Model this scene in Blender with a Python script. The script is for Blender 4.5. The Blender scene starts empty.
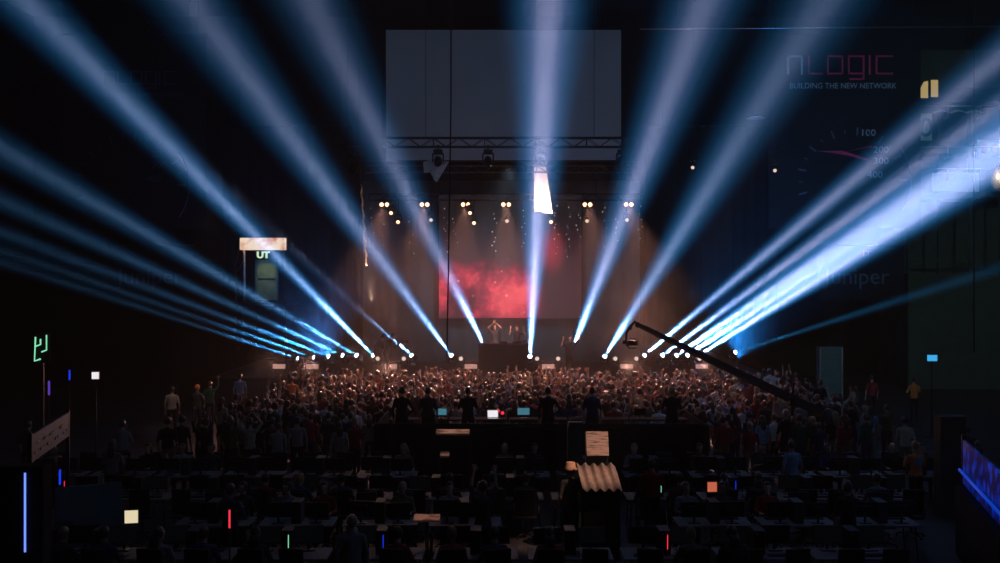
import bpy, bmesh, math, random
import numpy as np
from mathutils import Vector, Matrix, Euler

sc = bpy.context.scene
COL = sc.collection
PI = math.pi
R = math.radians
rnd = random.Random(11)

# ------------------------------------------------------------------ camera, world, exposure
F, H = 1000.0, 5.6
def P(px, py, Y):
    "point that stands at distance Y and is seen at that place of the 1000 x 563 picture"
    return Vector(((px - 500) * Y / F, Y, H - (py - 281.5) * Y / F))

cam = bpy.data.cameras.new('camera')
cam_ob = bpy.data.objects.new('camera', cam)
COL.objects.link(cam_ob)
cam_ob.location = (0, 0, H)
cam_ob.rotation_euler = (PI / 2, 0, 0)
cam.sensor_width = 36
cam.lens = 36
cam.clip_end = 300
sc.camera = cam_ob

world = bpy.data.worlds.new('hall_world')
sc.world = world
world.use_nodes = True
world.node_tree.nodes['Background'].inputs[0].default_value = (0, 0, 0, 1)
# thin even haze that fills the hall
_v = world.node_tree.nodes.new('ShaderNodeVolumeScatter')
_v.inputs['Density'].default_value = .0036
_v.inputs['Anisotropy'].default_value = 0
world.cycles.volume_sampling = 'EQUIANGULAR'
world.node_tree.links.new(_v.outputs[0], world.node_tree.nodes['World Output'].inputs['Volume'])
sc.view_settings.view_transform = 'Standard'
sc.view_settings.look = 'None'
sc.view_settings.gamma = 1
sc.view_settings.use_curve_mapping = False
sc.view_settings.exposure = 0
sc.cycles.volume_bounces = 0
sc.cycles.max_bounces = 4
sc.cycles.diffuse_bounces = 2
sc.cycles.use_denoising = True
sc.cycles.sample_clamp_indirect = 2.0

def light(name, kind, loc, energy, color, target=None, **kw):
    l = bpy.data.lights.new(name, kind)
    l.energy = energy
    l.color = color
    for k, v in kw.items():
        setattr(l, k, v)
    o = bpy.data.objects.new(name, l)
    COL.objects.link(o)
    o.location = loc
    if target is not None:
        o.rotation_euler = (Vector(target) - Vector(loc)).to_track_quat('-Z', 'Y').to_euler()
    return o

# added fill lights with no lamp bodies: hall, stage and right-hand banner
light('hall_fill_light', 'AREA', (0, -4, 17), 27, (.76, .95, 1.0), (0, 42, 12), shape='RECTANGLE', size=14, size_y=2, spread=R(58))
light('stage_fill_light', 'SPOT', (.4, 39.6, 10.2), 2000, (.50, .76, 1.0), (.2, 51, 4.4), spot_size=R(50), spot_blend=1, shadow_soft_size=.15)
light('hall_side_fill', 'SPOT', (24, 8, 17), 4600, (.60, 1.0, .90), (21, 50, 9), spot_size=R(46), spot_blend=1, shadow_soft_size=.6)
BEAM_POWER = 3700000
BLINDER_POWER = 13000
PANEL_POWER = 420

# ------------------------------------------------------------------ materials
M = {}
def mat(name, col, rough=.7, metal=0, emit=None, strength=0, noise=None, spec=.3, trans=0):
    m = bpy.data.materials.new(name)
    m.use_nodes = True
    nt = m.node_tree
    b = nt.nodes['Principled BSDF']
    b.inputs['Base Color'].default_value = (*col, 1)
    b.inputs['Roughness'].default_value = rough
    b.inputs['Metallic'].default_value = metal
    b.inputs['Specular IOR Level'].default_value = spec
    if emit:
        b.inputs['Emission Color'].default_value = (*emit, 1)
        b.inputs['Emission Strength'].default_value = strength
        m.cycles.emission_sampling = 'NONE'
    if noise:
        scale, amount = noise
        tc = nt.nodes.new('ShaderNodeTexCoord')
        n = nt.nodes.new('ShaderNodeTexNoise')
        n.inputs['Scale'].default_value = scale
        n.inputs['Detail'].default_value = 5
        nt.links.new(tc.outputs['Object'], n.inputs['Vector'])
        r = nt.nodes.new('ShaderNodeMapRange')
        r.inputs['From Min'].default_value = .3
        r.inputs['From Max'].default_value = .7
        r.inputs['To Min'].default_value = 1 - amount
        r.inputs['To Max'].default_value = 1 + amount
        nt.links.new(n.outputs['Fac'], r.inputs['Value'])
        mx = nt.nodes.new('ShaderNodeVectorMath')
        mx.operation = 'SCALE'
        mx.inputs[0].default_value = col
        nt.links.new(r.outputs[0], mx.inputs['Scale'])
        nt.links.new(mx.outputs[0], b.inputs['Base Color'])
    M[name] = m
    return m

mat('concrete', (.05, .05, .055), .55, noise=(1.2, .35))
mat('black_wall', (.012, .013, .014), .9, noise=(.5, .4))
mat('drape', (.010, .010, .011), .95, noise=(6, .3))
mat('ceiling_black', (.012, .012, .014), .9, noise=(.6, .3))
mat('stage_ply', (.03, .03, .032), .5, noise=(3, .3))
mat('screen_cloth', (.80, .80, .80), .9, noise=(.3, .04))
mat('scrim', (.33, .33, .34), .95, noise=(.8, .12))
mat('black_metal', (.02, .02, .022), .45, .3, noise=(8, .2))
mat('truss_metal', (.10, .10, .105), .4, .8, noise=(9, .2))
mat('alu', (.55, .56, .58), .35, .9, noise=(12, .1))
mat('black_plastic', (.022, .022, .025), .42, noise=(20, .2))
mat('dark_plastic', (.045, .046, .05), .5, noise=(20, .2))
mat('rubber', (.015, .015, .015), .9, noise=(20, .2))
mat('glass_dark', (.01, .011, .013), .12, noise=(4, .1), spec=.6)
mat('white_cloth', (.78, .74, .70), .9, noise=(5, .1))
mat('wood_pale', (.62, .46, .38), .7)
mat('table_top', (.22, .21, .20), .6, noise=(7, .2))
mat('teal_panel', (.10, .20, .22), .6, noise=(2, .2))
mat('green_panel', (.30, .33, .20), .6, noise=(3, .2))
mat('gallery_wall', (.05, .075, .065), .8, noise=(1.5, .3))
mat('poster_white', (.72, .74, .76), .7, noise=(6, .08))
mat('poster_blue', (.05, .12, .35), .7, noise=(6, .08))
mat('poster_pink', (.55, .22, .28), .7, noise=(6, .08))
mat('banner_black', (.008, .009, .011), .9, noise=(2, .3))
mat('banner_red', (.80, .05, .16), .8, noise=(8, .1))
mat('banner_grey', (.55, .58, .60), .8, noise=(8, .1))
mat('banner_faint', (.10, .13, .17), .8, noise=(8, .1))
mat('gold_glitter', (.75, .55, .35), .3, .6, noise=(30, .8))
mat('eye', (.03, .02, .02), .3, noise=(20, .1))
# light-giving surfaces
mat('lens_beam', (.1, .1, .1), .3, emit=(.62, .75, 1), strength=14)
mat('lens_dim', (.1, .1, .1), .3, emit=(1, .75, .6), strength=.9)  # dim emission, also put on the lenses of unlit lamps
mat('lens_warm', (.1, .1, .1), .3, emit=(1, .47, .25), strength=4.5)
mat('lens_small_warm', (.1, .1, .1), .3, emit=(1, .5, .3), strength=3)
mat('bead_glint', (.6, .6, .6), .2, emit=(1, .85, .78), strength=.35)  # glint of the beads is put in as emission
mat('led_blue', (.02, .02, .05), .4, emit=(.12, .22, 1), strength=1.8)
mat('led_blue_soft', (.02, .02, .05), .4, emit=(.01, .05, 1), strength=.85)
mat('led_red', (.05, .01, .01), .4, emit=(1, .03, .07), strength=1.3)
mat('led_magenta', (.05, .01, .03), .4, emit=(1, .03, .22), strength=.7)
mat('led_green', (.01, .05, .02), .4, emit=(.30, 1, .58), strength=.9)
mat('sign_green_text', (.1, .1, .1), .4, emit=(.75, 1, .62), strength=.9)
mat('screen_white', (.05, .05, .05), .3, emit=(1, .93, .97), strength=.95)
mat('screen_yellow', (.05, .05, .03), .3, emit=(1, .85, .55), strength=.8)
mat('screen_cyan', (.02, .05, .05), .3, emit=(.12, .42, .55), strength=.42)
mat('screen_blue', (.02, .03, .05), .3, emit=(.05, .45, .9), strength=1.0)
mat('screen_orange', (.05, .03, .03), .3, emit=(1, .22, .12), strength=.55)
mat('led_violet', (.02, .01, .04), .4, emit=(.18, .08, .8), strength=.5)
mat('led_blue_mid', (.01, .02, .05), .4, emit=(.01, .10, 1), strength=.4)
mat('blue_cells', (.01, .02, .05), .4, emit=(.0, .03, .9), strength=.36)
mat('screen_dim', (.01, .012, .015), .2, emit=(.03, .05, .07), strength=.02)

def planks(m, scale, axis, dark):
    "grain and joints of boards"
    nt = M[m].node_tree
    b = nt.nodes['Principled BSDF']
    col = b.inputs['Base Color'].default_value[:]
    tc = nt.nodes.new('ShaderNodeTexCoord')
    mp = nt.nodes.new('ShaderNodeMapping')
    mp.inputs['Scale'].default_value = (3, 3, 30)
    nt.links.new(tc.outputs['Object'], mp.inputs['Vector'])
    n = nt.nodes.new('ShaderNodeTexNoise')
    n.inputs['Scale'].default_value = 1.3
    nt.links.new(mp.outputs[0], n.inputs['Vector'])
    cr = nt.nodes.new('ShaderNodeValToRGB')
    cr.color_ramp.elements[0].position = .36
    cr.color_ramp.elements[0].color = (*[c * dark for c in col[:3]], 1)
    cr.color_ramp.elements[1].position = .5
    cr.color_ramp.elements[1].color = col
    nt.links.new(n.outputs['Fac'], cr.inputs[0])
    nt.links.new(cr.outputs[0], b.inputs['Base Color'])
planks('wood_pale', 1, 2, .35)

# emissive sign face of the exit portal: warm printed light box
def light_box_material():
    m = mat('light_box', (.1, .1, .1), .4, emit=(1, .6, .4), strength=.8)
    nt = m.node_tree
    b = nt.nodes['Principled BSDF']
    tc = nt.nodes.new('ShaderNodeTexCoord')
    n = nt.nodes.new('ShaderNodeTexNoise')
    n.inputs['Scale'].default_value = 2.2
    n.inputs['Detail'].default_value = 4
    nt.links.new(tc.outputs['Object'], n.inputs['Vector'])
    cr = nt.nodes.new('ShaderNodeValToRGB')
    e = cr.color_ramp.elements
    e[0].position = .34; e[0].color = (.85, .30, .16, 1)
    e[1].position = .58; e[1].color = (1.2, .95, .72, 1)
    nt.links.new(n.outputs['Fac'], cr.inputs[0])
    nt.links.new(cr.outputs[0], b.inputs['Emission Color'])
light_box_material()

# ------------------------------------------------------------------ mesh builder
class MB:
    def __init__(s):
        s.v, s.f, s.m, s.sm = [], [], [], []
    def add(s, vs, fs, mi=0, smooth=False):
        b = len(s.v)
        s.v += [tuple(v) for v in vs]
        for f in fs:
            s.f.append([i + b for i in f]); s.m.append(mi); s.sm.append(smooth)
        return s
    def box(s, c, size, rot=None, mi=0, taper=1.0):
        x, y, z = [k / 2 for k in size]
        vs = []
        for dz in (-1, 1):
            t = taper if dz > 0 else 1
            for dx, dy in ((-1, -1), (1, -1), (1, 1), (-1, 1)):
                v = Vector((dx * x * t, dy * y * t, dz * z))
                if rot is not None: v = rot @ v
                vs.append(v + Vector(c))
        return s.add(vs, [(3, 2, 1, 0), (4, 5, 6, 7), (0, 1, 5, 4), (1, 2, 6, 5), (2, 3, 7, 6), (3, 0, 4, 7)], mi)
    def bbox(s, c, size, bev=.01, rot=None, mi=0):
        "box with chamfered edges"
        bm = bmesh.new()
        bmesh.ops.create_cube(bm, size=1)
        for v in bm.verts: v.co = Vector([v.co[i] * size[i] for i in range(3)])
        bmesh.ops.bevel(bm, geom=bm.edges[:], offset=bev, segments=2, affect='EDGES', profile=.5)
        vs = [(rot @ v.co if rot is not None else v.co) + Vector(c) for v in bm.verts]
        bm.verts.index_update()
        fs = [[v.index for v in f.verts] for f in bm.faces]
        bm.free()
        return s.add(vs, fs, mi)
    def tube(s, pts, r, n=8, mi=0, caps=True, smooth=True, flat=1.0):
        pts = [Vector(p) for p in pts]
        rs = r if isinstance(r, (list, tuple)) else [r] * len(pts)
        vs, fs = [], []
        ref = None
        for i, p in enumerate(pts):
            if i == 0: d = pts[1] - p
            elif i == len(pts) - 1: d = p - pts[i - 1]
            else: d = (pts[i + 1] - p).normalized() + (p - pts[i - 1]).normalized()
            if d.length < 1e-9: d = Vector((0, 0, 1))
            d.normalize()
            if ref is None:
                a = Vector((0, 0, 1)) if abs(d.z) < .9 else Vector((0, 1, 0))
                ref = d.cross(a).normalized()
            else:
                ref = (ref - d * ref.dot(d)).normalized()
            q = d.cross(ref)
            for k in range(n):
                t = 2 * PI * k / n
                vs.append(p + (ref * math.cos(t) + q * math.sin(t) * flat) * rs[i])
        for i in range(len(pts) - 1):
            for k in range(n):
                a, b2 = i * n + k, i * n + (k + 1) % n
                fs.append((a, b2, b2 + n, a + n))
        if caps:
            fs.append(tuple(range(n - 1, -1, -1)))
            fs.append(tuple(range((len(pts) - 1) * n, len(pts) * n)))
        return s.add(vs, fs, mi, smooth)
    def lathe(s, prof, c=(0, 0, 0), rot=None, n=16, mi=0, smooth=True, sx=1, sy=1):
        vs, fs = [], []
        for r, z in prof:
            for k in range(n):
                t = 2 * PI * k / n
                v = Vector((r * math.cos(t) * sx, r * math.sin(t) * sy, z))
                if rot is not None: v = rot @ v
                vs.append(v + Vector(c))
        for i in range(len(prof) - 1):
            for k in range(n):
                a, b2 = i * n + k, i * n + (k + 1) % n
                fs.append((a, b2, b2 + n, a + n))
        fs.append(tuple(range(n - 1, -1, -1)))
        fs.append(tuple(range((len(prof) - 1) * n, len(prof) * n)))
        return s.add(vs, fs, mi, smooth)
    def ell(s, c, r, n=10, m=8, rot=None, mi=0, keep=None):
        vs, fs = [], []
        for j in range(m + 1):
            ph = PI * j / m
            for k in range(n):
                t = 2 * PI * k / n
                v = Vector((r[0] * math.sin(ph) * math.cos(t), r[1] * math.sin(ph) * math.sin(t), r[2] * math.cos(ph)))
                vs.append((rot @ v if rot is not None else v) + Vector(c))
        for j in range(m):
            for k in range(n):
                a, b2 = j * n + k, j * n + (k + 1) % n
                f = (a, a + n, b2 + n, b2)
                if keep and not keep(sum((vs[i] for i in f), Vector()) / 4): continue
                fs.append(f)
        return s.add(vs, fs, mi, True)
    def prism(s, poly, depth, c=(0, 0, 0), rot=None, mi=0):
        "poly in x,z; extruded along y by depth"
        n = len(poly)
        vs = [Vector((x, -depth / 2, z)) for x, z in poly] + [Vector((x, depth / 2, z)) for x, z in poly]
        vs = [(rot @ v if rot is not None else v) + Vector(c) for v in vs]
        fs = [tuple(range(n)), tuple(range(2 * n - 1, n - 1, -1))]
        for i in range(n):
            j = (i + 1) % n
            fs.append((j, i, i + n, j + n))
        return s.add(vs, fs, mi)
    def mesh(s, name, mats):
        me = bpy.data.meshes.new(name)
        me.from_pydata(s.v, [], s.f)
        for m in (mats if isinstance(mats, (list, tuple)) else [mats]):
            me.materials.append(M[m] if isinstance(m, str) else m)
        me.polygons.foreach_set('material_index', s.m)
        me.polygons.foreach_set('use_smooth', s.sm)
        me.update()
        return me
    def build(s, name, mats, parent=None, loc=None):
        o = bpy.data.objects.new(name, s.mesh(name, mats))
        COL.objects.link(o)
        if parent is not None: o.parent = parent
        if loc is not None: o.location = loc
        return o

def tag(o, label, cat=None, group=None, kind=None):
    if label: o['label'] = label
    if cat: o['category'] = cat
    if group: o['group'] = group
    if kind: o['kind'] = kind
    return o
def struct(o):
    o['kind'] = 'structure'
    return o
def empty(name, loc=(0, 0, 0), rz=0):
    o = bpy.data.objects.new(name, None)
    o.empty_display_size = .1
    COL.objects.link(o)
    o.location = loc
    o.rotation_euler = (0, 0, rz)
    return o
def copy_tree(o, parent=None):
    c = o.copy()
    COL.objects.link(c)
    if parent is not None: c.parent = parent
    for ch in list(o.children):
        copy_tree(ch, c)
    return c
class Kind:
    "first use hands out the thing itself, later uses copy it"
    def __init__(s, make): s.make, s.first, s.used = make, None, False
    def get(s):
        if s.first is None: s.first = s.make()
        if not s.used:
            s.used = True
            return s.first
        return copy_tree(s.first)
def text_mesh(name, body, size, material, parent, loc, ext=.01, rz=0, align='CENTER', sx=1, bold=0):
    cu = bpy.data.curves.new(name, 'FONT')
    cu.body = body; cu.size = size; cu.extrude = ext; cu.align_x = align; cu.align_y = 'CENTER'
    cu.resolution_u = 3; cu.offset = bold
    t = bpy.data.objects.new(name, cu)
    COL.objects.link(t)
    dg = bpy.context.evaluated_depsgraph_get()
    me = bpy.data.meshes.new_from_object(t.evaluated_get(dg))
    bpy.data.objects.remove(t); bpy.data.curves.remove(cu)
    me.materials.clear(); me.materials.append(M[material])
    o = bpy.data.objects.new(name, me)
    COL.objects.link(o)
    o.parent = parent
    o.location = loc
    o.rotation_euler = (PI / 2, 0, rz)
    o.scale = (sx, 1, 1)
    return o

# ------------------------------------------------------------------ the room
STAGE = 1.4
CEIL = 21.5
struct(MB().box((0, 27, -.1), (60, 76, .2)).build('floor', 'concrete'))
struct(MB().box((0, 60.15, 10.75), (60, .3, 21.5)).build('wall_back', 'black_wall'))
struct(MB().box((0, -10.15, 10.75), (60, .3, 21.5)).build('wall_front', 'black_wall'))
struct(MB().box((-28.15, 25, 10.75), (.3, 70, 21.5)).build('wall_left', 'black_wall'))
struct(MB().box((28.15, 25, 10.75), (.3, 70, 21.5)).build('wall_right', 'black_wall'))
b = MB().box((0, 25, CEIL + .1), (56, 70, .2))
for y in range(0, 60, 6):
    b.box((0, y, CEIL - .2), (56, .3, .4))
struct(b.build('ceiling', 'ceiling_black'))

# denser drifting smoke low over the stage
def smoke():
    b = MB().box((0, 45.6, 5.9), (27, 13.6, 8.9))
    m = bpy.data.materials.new('stage_smoke')
    m.use_nodes = True
    nt = m.node_tree
    nt.nodes.clear()
    N, L = nt.nodes.new, nt.links.new
    out = N('ShaderNodeOutputMaterial')
    v = N('ShaderNodeVolumeScatter')
    v.inputs['Anisotropy'].default_value = 0
    tc = N('ShaderNodeTexCoord')
    n = N('ShaderNodeTexNoise')
    n.inputs['Scale'].default_value = .42
    n.inputs['Detail'].default_value = 4
    n.inputs['Distortion'].default_value = .6
    L(tc.outputs['Object'], n.inputs['Vector'])
    sp = N('ShaderNodeSeparateXYZ'); L(tc.outputs['Object'], sp.inputs[0])
    def rng(src, a, b_, lo=0, hi=1):
        r = N('ShaderNodeMapRange'); r.interpolation_type = 'SMOOTHSTEP'
        r.inputs['From Min'].default_value = a; r.inputs['From Max'].default_value = b_
        r.inputs['To Min'].default_value = lo; r.inputs['To Max'].default_value = hi
        L(src, r.inputs['Value']); return r.outputs[0]
    def op(o, a, b_=0):
        q = N('ShaderNodeMath'); q.operation = o
        for i, k in enumerate((a, b_)):
            if isinstance(k, (int, float)): q.inputs[i].default_value = k
            else: L(k, q.inputs[i])
        return q.outputs[0]
    ax = op('ABSOLUTE', sp.outputs[0])
    env = op('MULTIPLY', op('MULTIPLY', rng(sp.outputs[2], 9.2, 1.6), rng(ax, 13.2, 8)), rng(sp.outputs[1], 41.5, 45))
    clouds = op('MULTIPLY', rng(n.outputs['Fac'], .45, .70), op('MULTIPLY', rng(sp.outputs[2], 6.2, 3.0), rng(ax, 2.0, 6.0, .10, 1)))
    dens = op('ADD', op('MULTIPLY', env, SMOKE_BASE), op('MULTIPLY', op('MULTIPLY', clouds, env), SMOKE_CLOUD))
    L(dens, v.inputs['Density'])
    L(v.outputs[0], out.inputs['Volume'])
    m.cycles.volume_sampling = 'EQUIANGULAR'
    M['smoke'] = m
    o = b.build('smoke', 'smoke')
    tag(o, 'grey pink smoke clouds drifting low over the stage', 'smoke', kind='stuff')
SMOKE_BASE, SMOKE_CLOUD = .017, .22
smoke()

# drapes (wavy cloth) ------------------------------------------------
def drape_mb(x0, x1, y, z0, z1, amp=.06, wave=.45, step=.075, thick=.02):
    b = MB()
    n = max(2, int((x1 - x0) / step))
    vs = []
    for side in (0, 1):
        for i in range(n + 1):
            x = x0 + (x1 - x0) * i / n
            yy = y + amp * math.sin(2 * PI * x / wave) + .3 * amp * math.sin(2 * PI * x / (wave * 2.7)) + side * thick
            for z in (z0, z1):
                vs.append((x, yy, z))
    fs = []
    o = 2 * (n + 1)
    for i in range(n):
        a = 2 * i
        fs.append((a, a + 2, a + 3, a + 1))
        fs.append((o + a + 1, o + a + 3, o + a + 2, o + a))
        fs.append((a + 1, a + 3, o + a + 3, o + a + 1))
        fs.append((a, o + a, o + a + 2, a + 2))
    fs.append((0, 1, o + 1, o)); fs.append((2 * n, o + 2 * n, o + 2 * n + 1, 2 * n + 1))
    return b.add(vs, fs, 0, True)

# ------------------------------------------------------------------ stage
b = MB()
b.box((-.3, 48.5, STAGE / 2), (25, 10, STAGE))
b.box((-.3, 43.47, STAGE - .06), (25, .06, .12), mi=1)
for i in range(25):
    b.box((-12.3 + i, 43.49, STAGE / 2 - .06), (.03, .04, STAGE - .14), mi=1)
stage = b.build('stage_platform', ['stage_ply', 'black_metal'])
tag(stage, 'wide black stage platform beneath the beam lights, behind the crowd', 'stage')
bd = drape_mb(-7.2, 7.35, 52.5, STAGE, 10.9, .05, .8, .1).build('backdrop', 'scrim')
tag(bd, 'grey cloth backdrop closing the rear of the stage', 'backdrop')
for sx, lab in ((-1, 'left'), (1, 'right')):
    x0, x1 = (-15, -7.6) if sx < 0 else (7.75, 15)
    o = drape_mb(x0, x1, 54, 0, 14, .08, .6, .12).build('stage_curtain', 'drape')
    MB().tube([(x0, 54, 14), (x1, 54, 14)], .05, 8).build('curtain_rail', 'black_metal', o)
    for x in (x0 + 1, x1 - 1): MB().tube([(x, 54, 14), (x, 54, CEIL)], .012, 5).build('hanging_cable', 'rubber', o)
    tag(o, f'tall black stage curtain beyond the {lab} edge of the grey backdrop', 'curtain')
o = drape_mb(-6.9, 6.9, 50.6, 10.75, 11.7, .03, .5, .1).build('stage_valance', 'drape')
MB().tube([(-7, 50.6, 11.7), (7, 50.6, 11.7)], .05, 8).build('curtain_rail', 'black_metal', o)
for x in (-6, 6): MB().tube([(x, 50.6, 11.7), (x, 50.6, CEIL)], .012, 5).build('hanging_cable', 'rubber', o)
tag(o, 'long black cloth valance hanging below the blank projection screen', 'valance')

# LED wall
def led_wall():
    m = bpy.data.materials.new('led_picture')
    m.use_nodes = True
    nt = m.node_tree
    N = nt.nodes.new
    L = nt.links.new
    bs = nt.nodes['Principled BSDF']
    bs.inputs['Base Color'].default_value = (.05, .05, .05, 1)
    bs.inputs['Roughness'].default_value = .6
    tc = N('ShaderNodeTexCoord')
    def math_(op, a, b_=None, clamp=False):
        q = N('ShaderNodeMath'); q.operation = op; q.use_clamp = clamp
        for i, v in enumerate((a, b_)):
            if v is None: continue
            if isinstance(v, (int, float)): q.inputs[i].default_value = v
            else: L(v, q.inputs[i])
        return q.outputs[0]
    sp = N('ShaderNodeSeparateXYZ'); L(tc.outputs['Object'], sp.inputs[0])
    def ramp(v, a, b_):
        r = N('ShaderNodeMapRange'); r.interpolation_type = 'SMOOTHSTEP'
        r.inputs['From Min'].default_value = a; r.inputs['From Max'].default_value = b_
        L(v, r.inputs['Value']); return r.outputs[0]
    def blob(x, z, r, sx=1, sz=1):
        dx = math_('MULTIPLY', math_('SUBTRACT', sp.outputs[0], x), 1 / sx)
        dz = math_('MULTIPLY', math_('SUBTRACT', sp.outputs[2], z), 1 / sz)
        d = math_('SQRT', math_('ADD', math_('MULTIPLY', dx, dx), math_('MULTIPLY', dz, dz)))
        return ramp(d, r, 0)
    n1 = N('ShaderNodeTexNoise'); n1.inputs['Scale'].default_value = 1.1; n1.inputs['Detail'].default_value = 5
    L(tc.outputs['Object'], n1.inputs['Vector'])
    n2 = N('ShaderNodeTexNoise'); n2.inputs['Scale'].default_value = 3; n2.inputs['Detail'].default_value = 3
    L(tc.outputs['Object'], n2.inputs['Vector'])
    vo = N('ShaderNodeTexVoronoi'); vo.inputs['Scale'].default_value = 2.1
    L(tc.outputs['Object'], vo.inputs['Vector'])
    dots = ramp(vo.outputs['Distance'], .20, .04)
    field = math_('MULTIPLY', ramp(sp.outputs[2], 6.9, 5.9), ramp(sp.outputs[0], 1.95, 1.3))
    cloud = math_('ADD', math_('MULTIPLY', ramp(n1.outputs['Fac'], .46, .68), .55), math_('MULTIPLY', ramp(n2.outputs['Fac'], .45, .7), .20))
    red = math_('MULTIPLY', field, math_('ADD', cloud, .04))
    red = math_('ADD', red, math_('MULTIPLY', blob(.55, 4.7, 2.0, 1, 1), 1.1))
    red = math_('ADD', red, math_('MULTIPLY', blob(-1.9, 5.7, 1.6, 1.3, .7), .35))
    red = math_('ADD', red, math_('MULTIPLY', blob(-3.0, 5.0, 1.5, .35, 1), .5))
    red = math_('ADD', red, math_('MULTIPLY', blob(2.65, 7.2, 1.3, .7, 1.2), .34))
    up = math_('MULTIPLY', ramp(sp.outputs[2], 9.2, 6.6), .035)
    red = math_('ADD', red, up)
    hot = math_('MULTIPLY', dots, math_('ADD', math_('MULTIPLY', field, .7), .04))
    c = N('ShaderNodeCombineXYZ')
    L(math_('ADD', math_('ADD', math_('MULTIPLY', red, .80), hot), .012), c.inputs[0])
    L(math_('ADD', math_('ADD', math_('MULTIPLY', math_('MULTIPLY', red, red), .055), math_('MULTIPLY', hot, .35)), .009), c.inputs[1])
    L(math_('ADD', math_('ADD', math_('MULTIPLY', red, .085), math_('MULTIPLY', hot, .35)), .010), c.inputs[2])
    L(c.outputs[0], bs.inputs['Emission Color'])
    bs.inputs['Emission Strength'].default_value = 1.0
    m.cycles.emission_sampling = 'NONE'
    M['led_picture'] = m
    r = empty('led_wall', (0, 51.6, 0))
    tag(r, 'large LED wall behind the DJ booth showing glowing red clouds', 'video screen')
    x0, x1, z0, z1 = -3.15, 4.2, 3.72, 10.05
    MB().box(((x0 + x1) / 2, 0, (z0 + z1) / 2), (x1 - x0, .06, z1 - z0)).build('screen', 'led_picture', r)
    f = MB()
    for (cx, cz, w, h) in (((x0 + x1) / 2, z0 - .03, x1 - x0 + .12, .06), ((x0 + x1) / 2, z1 + .03, x1 - x0 + .12, .06), (x0 - .03, (z0 + z1) / 2, .06, z1 - z0), (x1 + .03, (z0 + z1) / 2, .06, z1 - z0)):
        f.box((cx, .06, cz), (w, .2, h))
    f.build('frame', 'black_metal', r)
    s = MB()
    for x in (x0 + .4, 0, x1 - .4):
        s.box((x, .2, (STAGE + z0) / 2 + .01), (.08, .08, z0 - STAGE - .02))
        s.box((x, .2, STAGE + .035), (.6, .3, .06))
    s.build('support', 'black_metal', r)
led_wall()

# upper blank projection screen
def projection_screen():
    Y = 42.5
    x0, x1 = (386 - 500) * Y / F, (621 - 500) * Y / F
    z1, z0 = P(0, 30, Y).z, P(0, 160, Y).z
    r = empty('projection_screen', (0, Y, 0))
    tag(r, 'large blank pale projection screen hanging above the stage', 'projection screen')
    MB().box(((x0 + x1) / 2, 0, (z0 + z1) / 2), (x1 - x0, .04, z1 - z0)).build('screen_cloth', 'screen_cloth', r)
    b = MB()
    for x in (x0 + .05, x1 - .05): b.box((x, .06, (z0 + z1) / 2), (.08, .06, z1 - z0))
    for z in (z0 + .04, z1 - .04): b.box(((x0 + x1) / 2, .06, z), (x1 - x0, .06, .08))
    b.box(((x0 + x1) / 2, .06, (z0 + z1) / 2), (.06, .06, z1 - z0))
    b.build('frame', 'black_metal', r)
    for x in (x0 + .8, x1 - .8):
        MB().tube([(x, .06, z1), (x, .06, CEIL)], .012, 6).build('hanging_cable', 'rubber', r)
projection_screen()

# ------------------------------------------------------------------ trusses
def truss(name, x0, x1, y, z, s, label, cat='lighting truss', mi='truss_metal', bays=.5, cables=True):
    r = empty(name, (0, y, z))
    tag(r, label, cat)
    h = s / 2
    b = MB()
    for dy in (-h, h):
        for dz in (-h, h):
            b.tube([(x0, dy, dz), (x1, dy, dz)], .026, 8)
    b.build('chord', mi, r)
    d = MB()
    n = max(2, round((x1 - x0) / bays))
    st = (x1 - x0) / n
    for i in range(n):
        xa, xb = x0 + i * st, x0 + (i + 1) * st
        f = 1 if i % 2 else -1
        for dy in (-h, h): d.tube([(xa, dy, -h * f), (xb, dy, h * f)], .013, 5)
        for dz in (-h, h): d.tube([(xa, -h * f, dz), (xb, h * f, dz)], .013, 5)
    for i in range(0, n + 1, 4):
        x = x0 + i * st
        for a, c in (((-h, -h), (-h, h)), ((h, -h), (h, h)), ((-h, -h), (h, -h)), ((-h, h), (h, h))):
            d.tube([(x, a[0], a[1]), (x, c[0], c[1])], .016, 5)
    d.build('lattice', mi, r)
    if cables:
        for x in (x0 + (x1 - x0) * .17, x0 + (x1 - x0) * .83):
            MB().tube([(x, 0, h), (x, 0, CEIL - z)], .01, 5).build('hanging_cable', 'rubber', r)
    return r
TF = 40.0     # front truss
zf = P(0, 142.5, TF).z
truss('lighting_truss', -4.7, 5.5, TF, zf, .36, 'front lighting truss crossing the lower edge of the blank projection screen')
TM = 46.0
zm = P(0, 169, TM).z
truss('lighting_truss', -6.2, 6.1, TM, zm, .30, 'thin second lighting truss just below the blank projection screen')
TB = 49.0
zb = P(0, 205, TB).z
truss('lighting_truss', -6.4, 7.0, TB, zb + .38, .30, 'rear lighting truss carrying the row of warm blinder lamps')
# short side trusses with one fixture each
zl = P(0, 150, 40).z
truss('lighting_truss', P(345, 0, 40).x, P(362, 0, 40).x, 40, zl, .3, 'short truss stub left of the projection screen above the gold strip', bays=.35)

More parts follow.
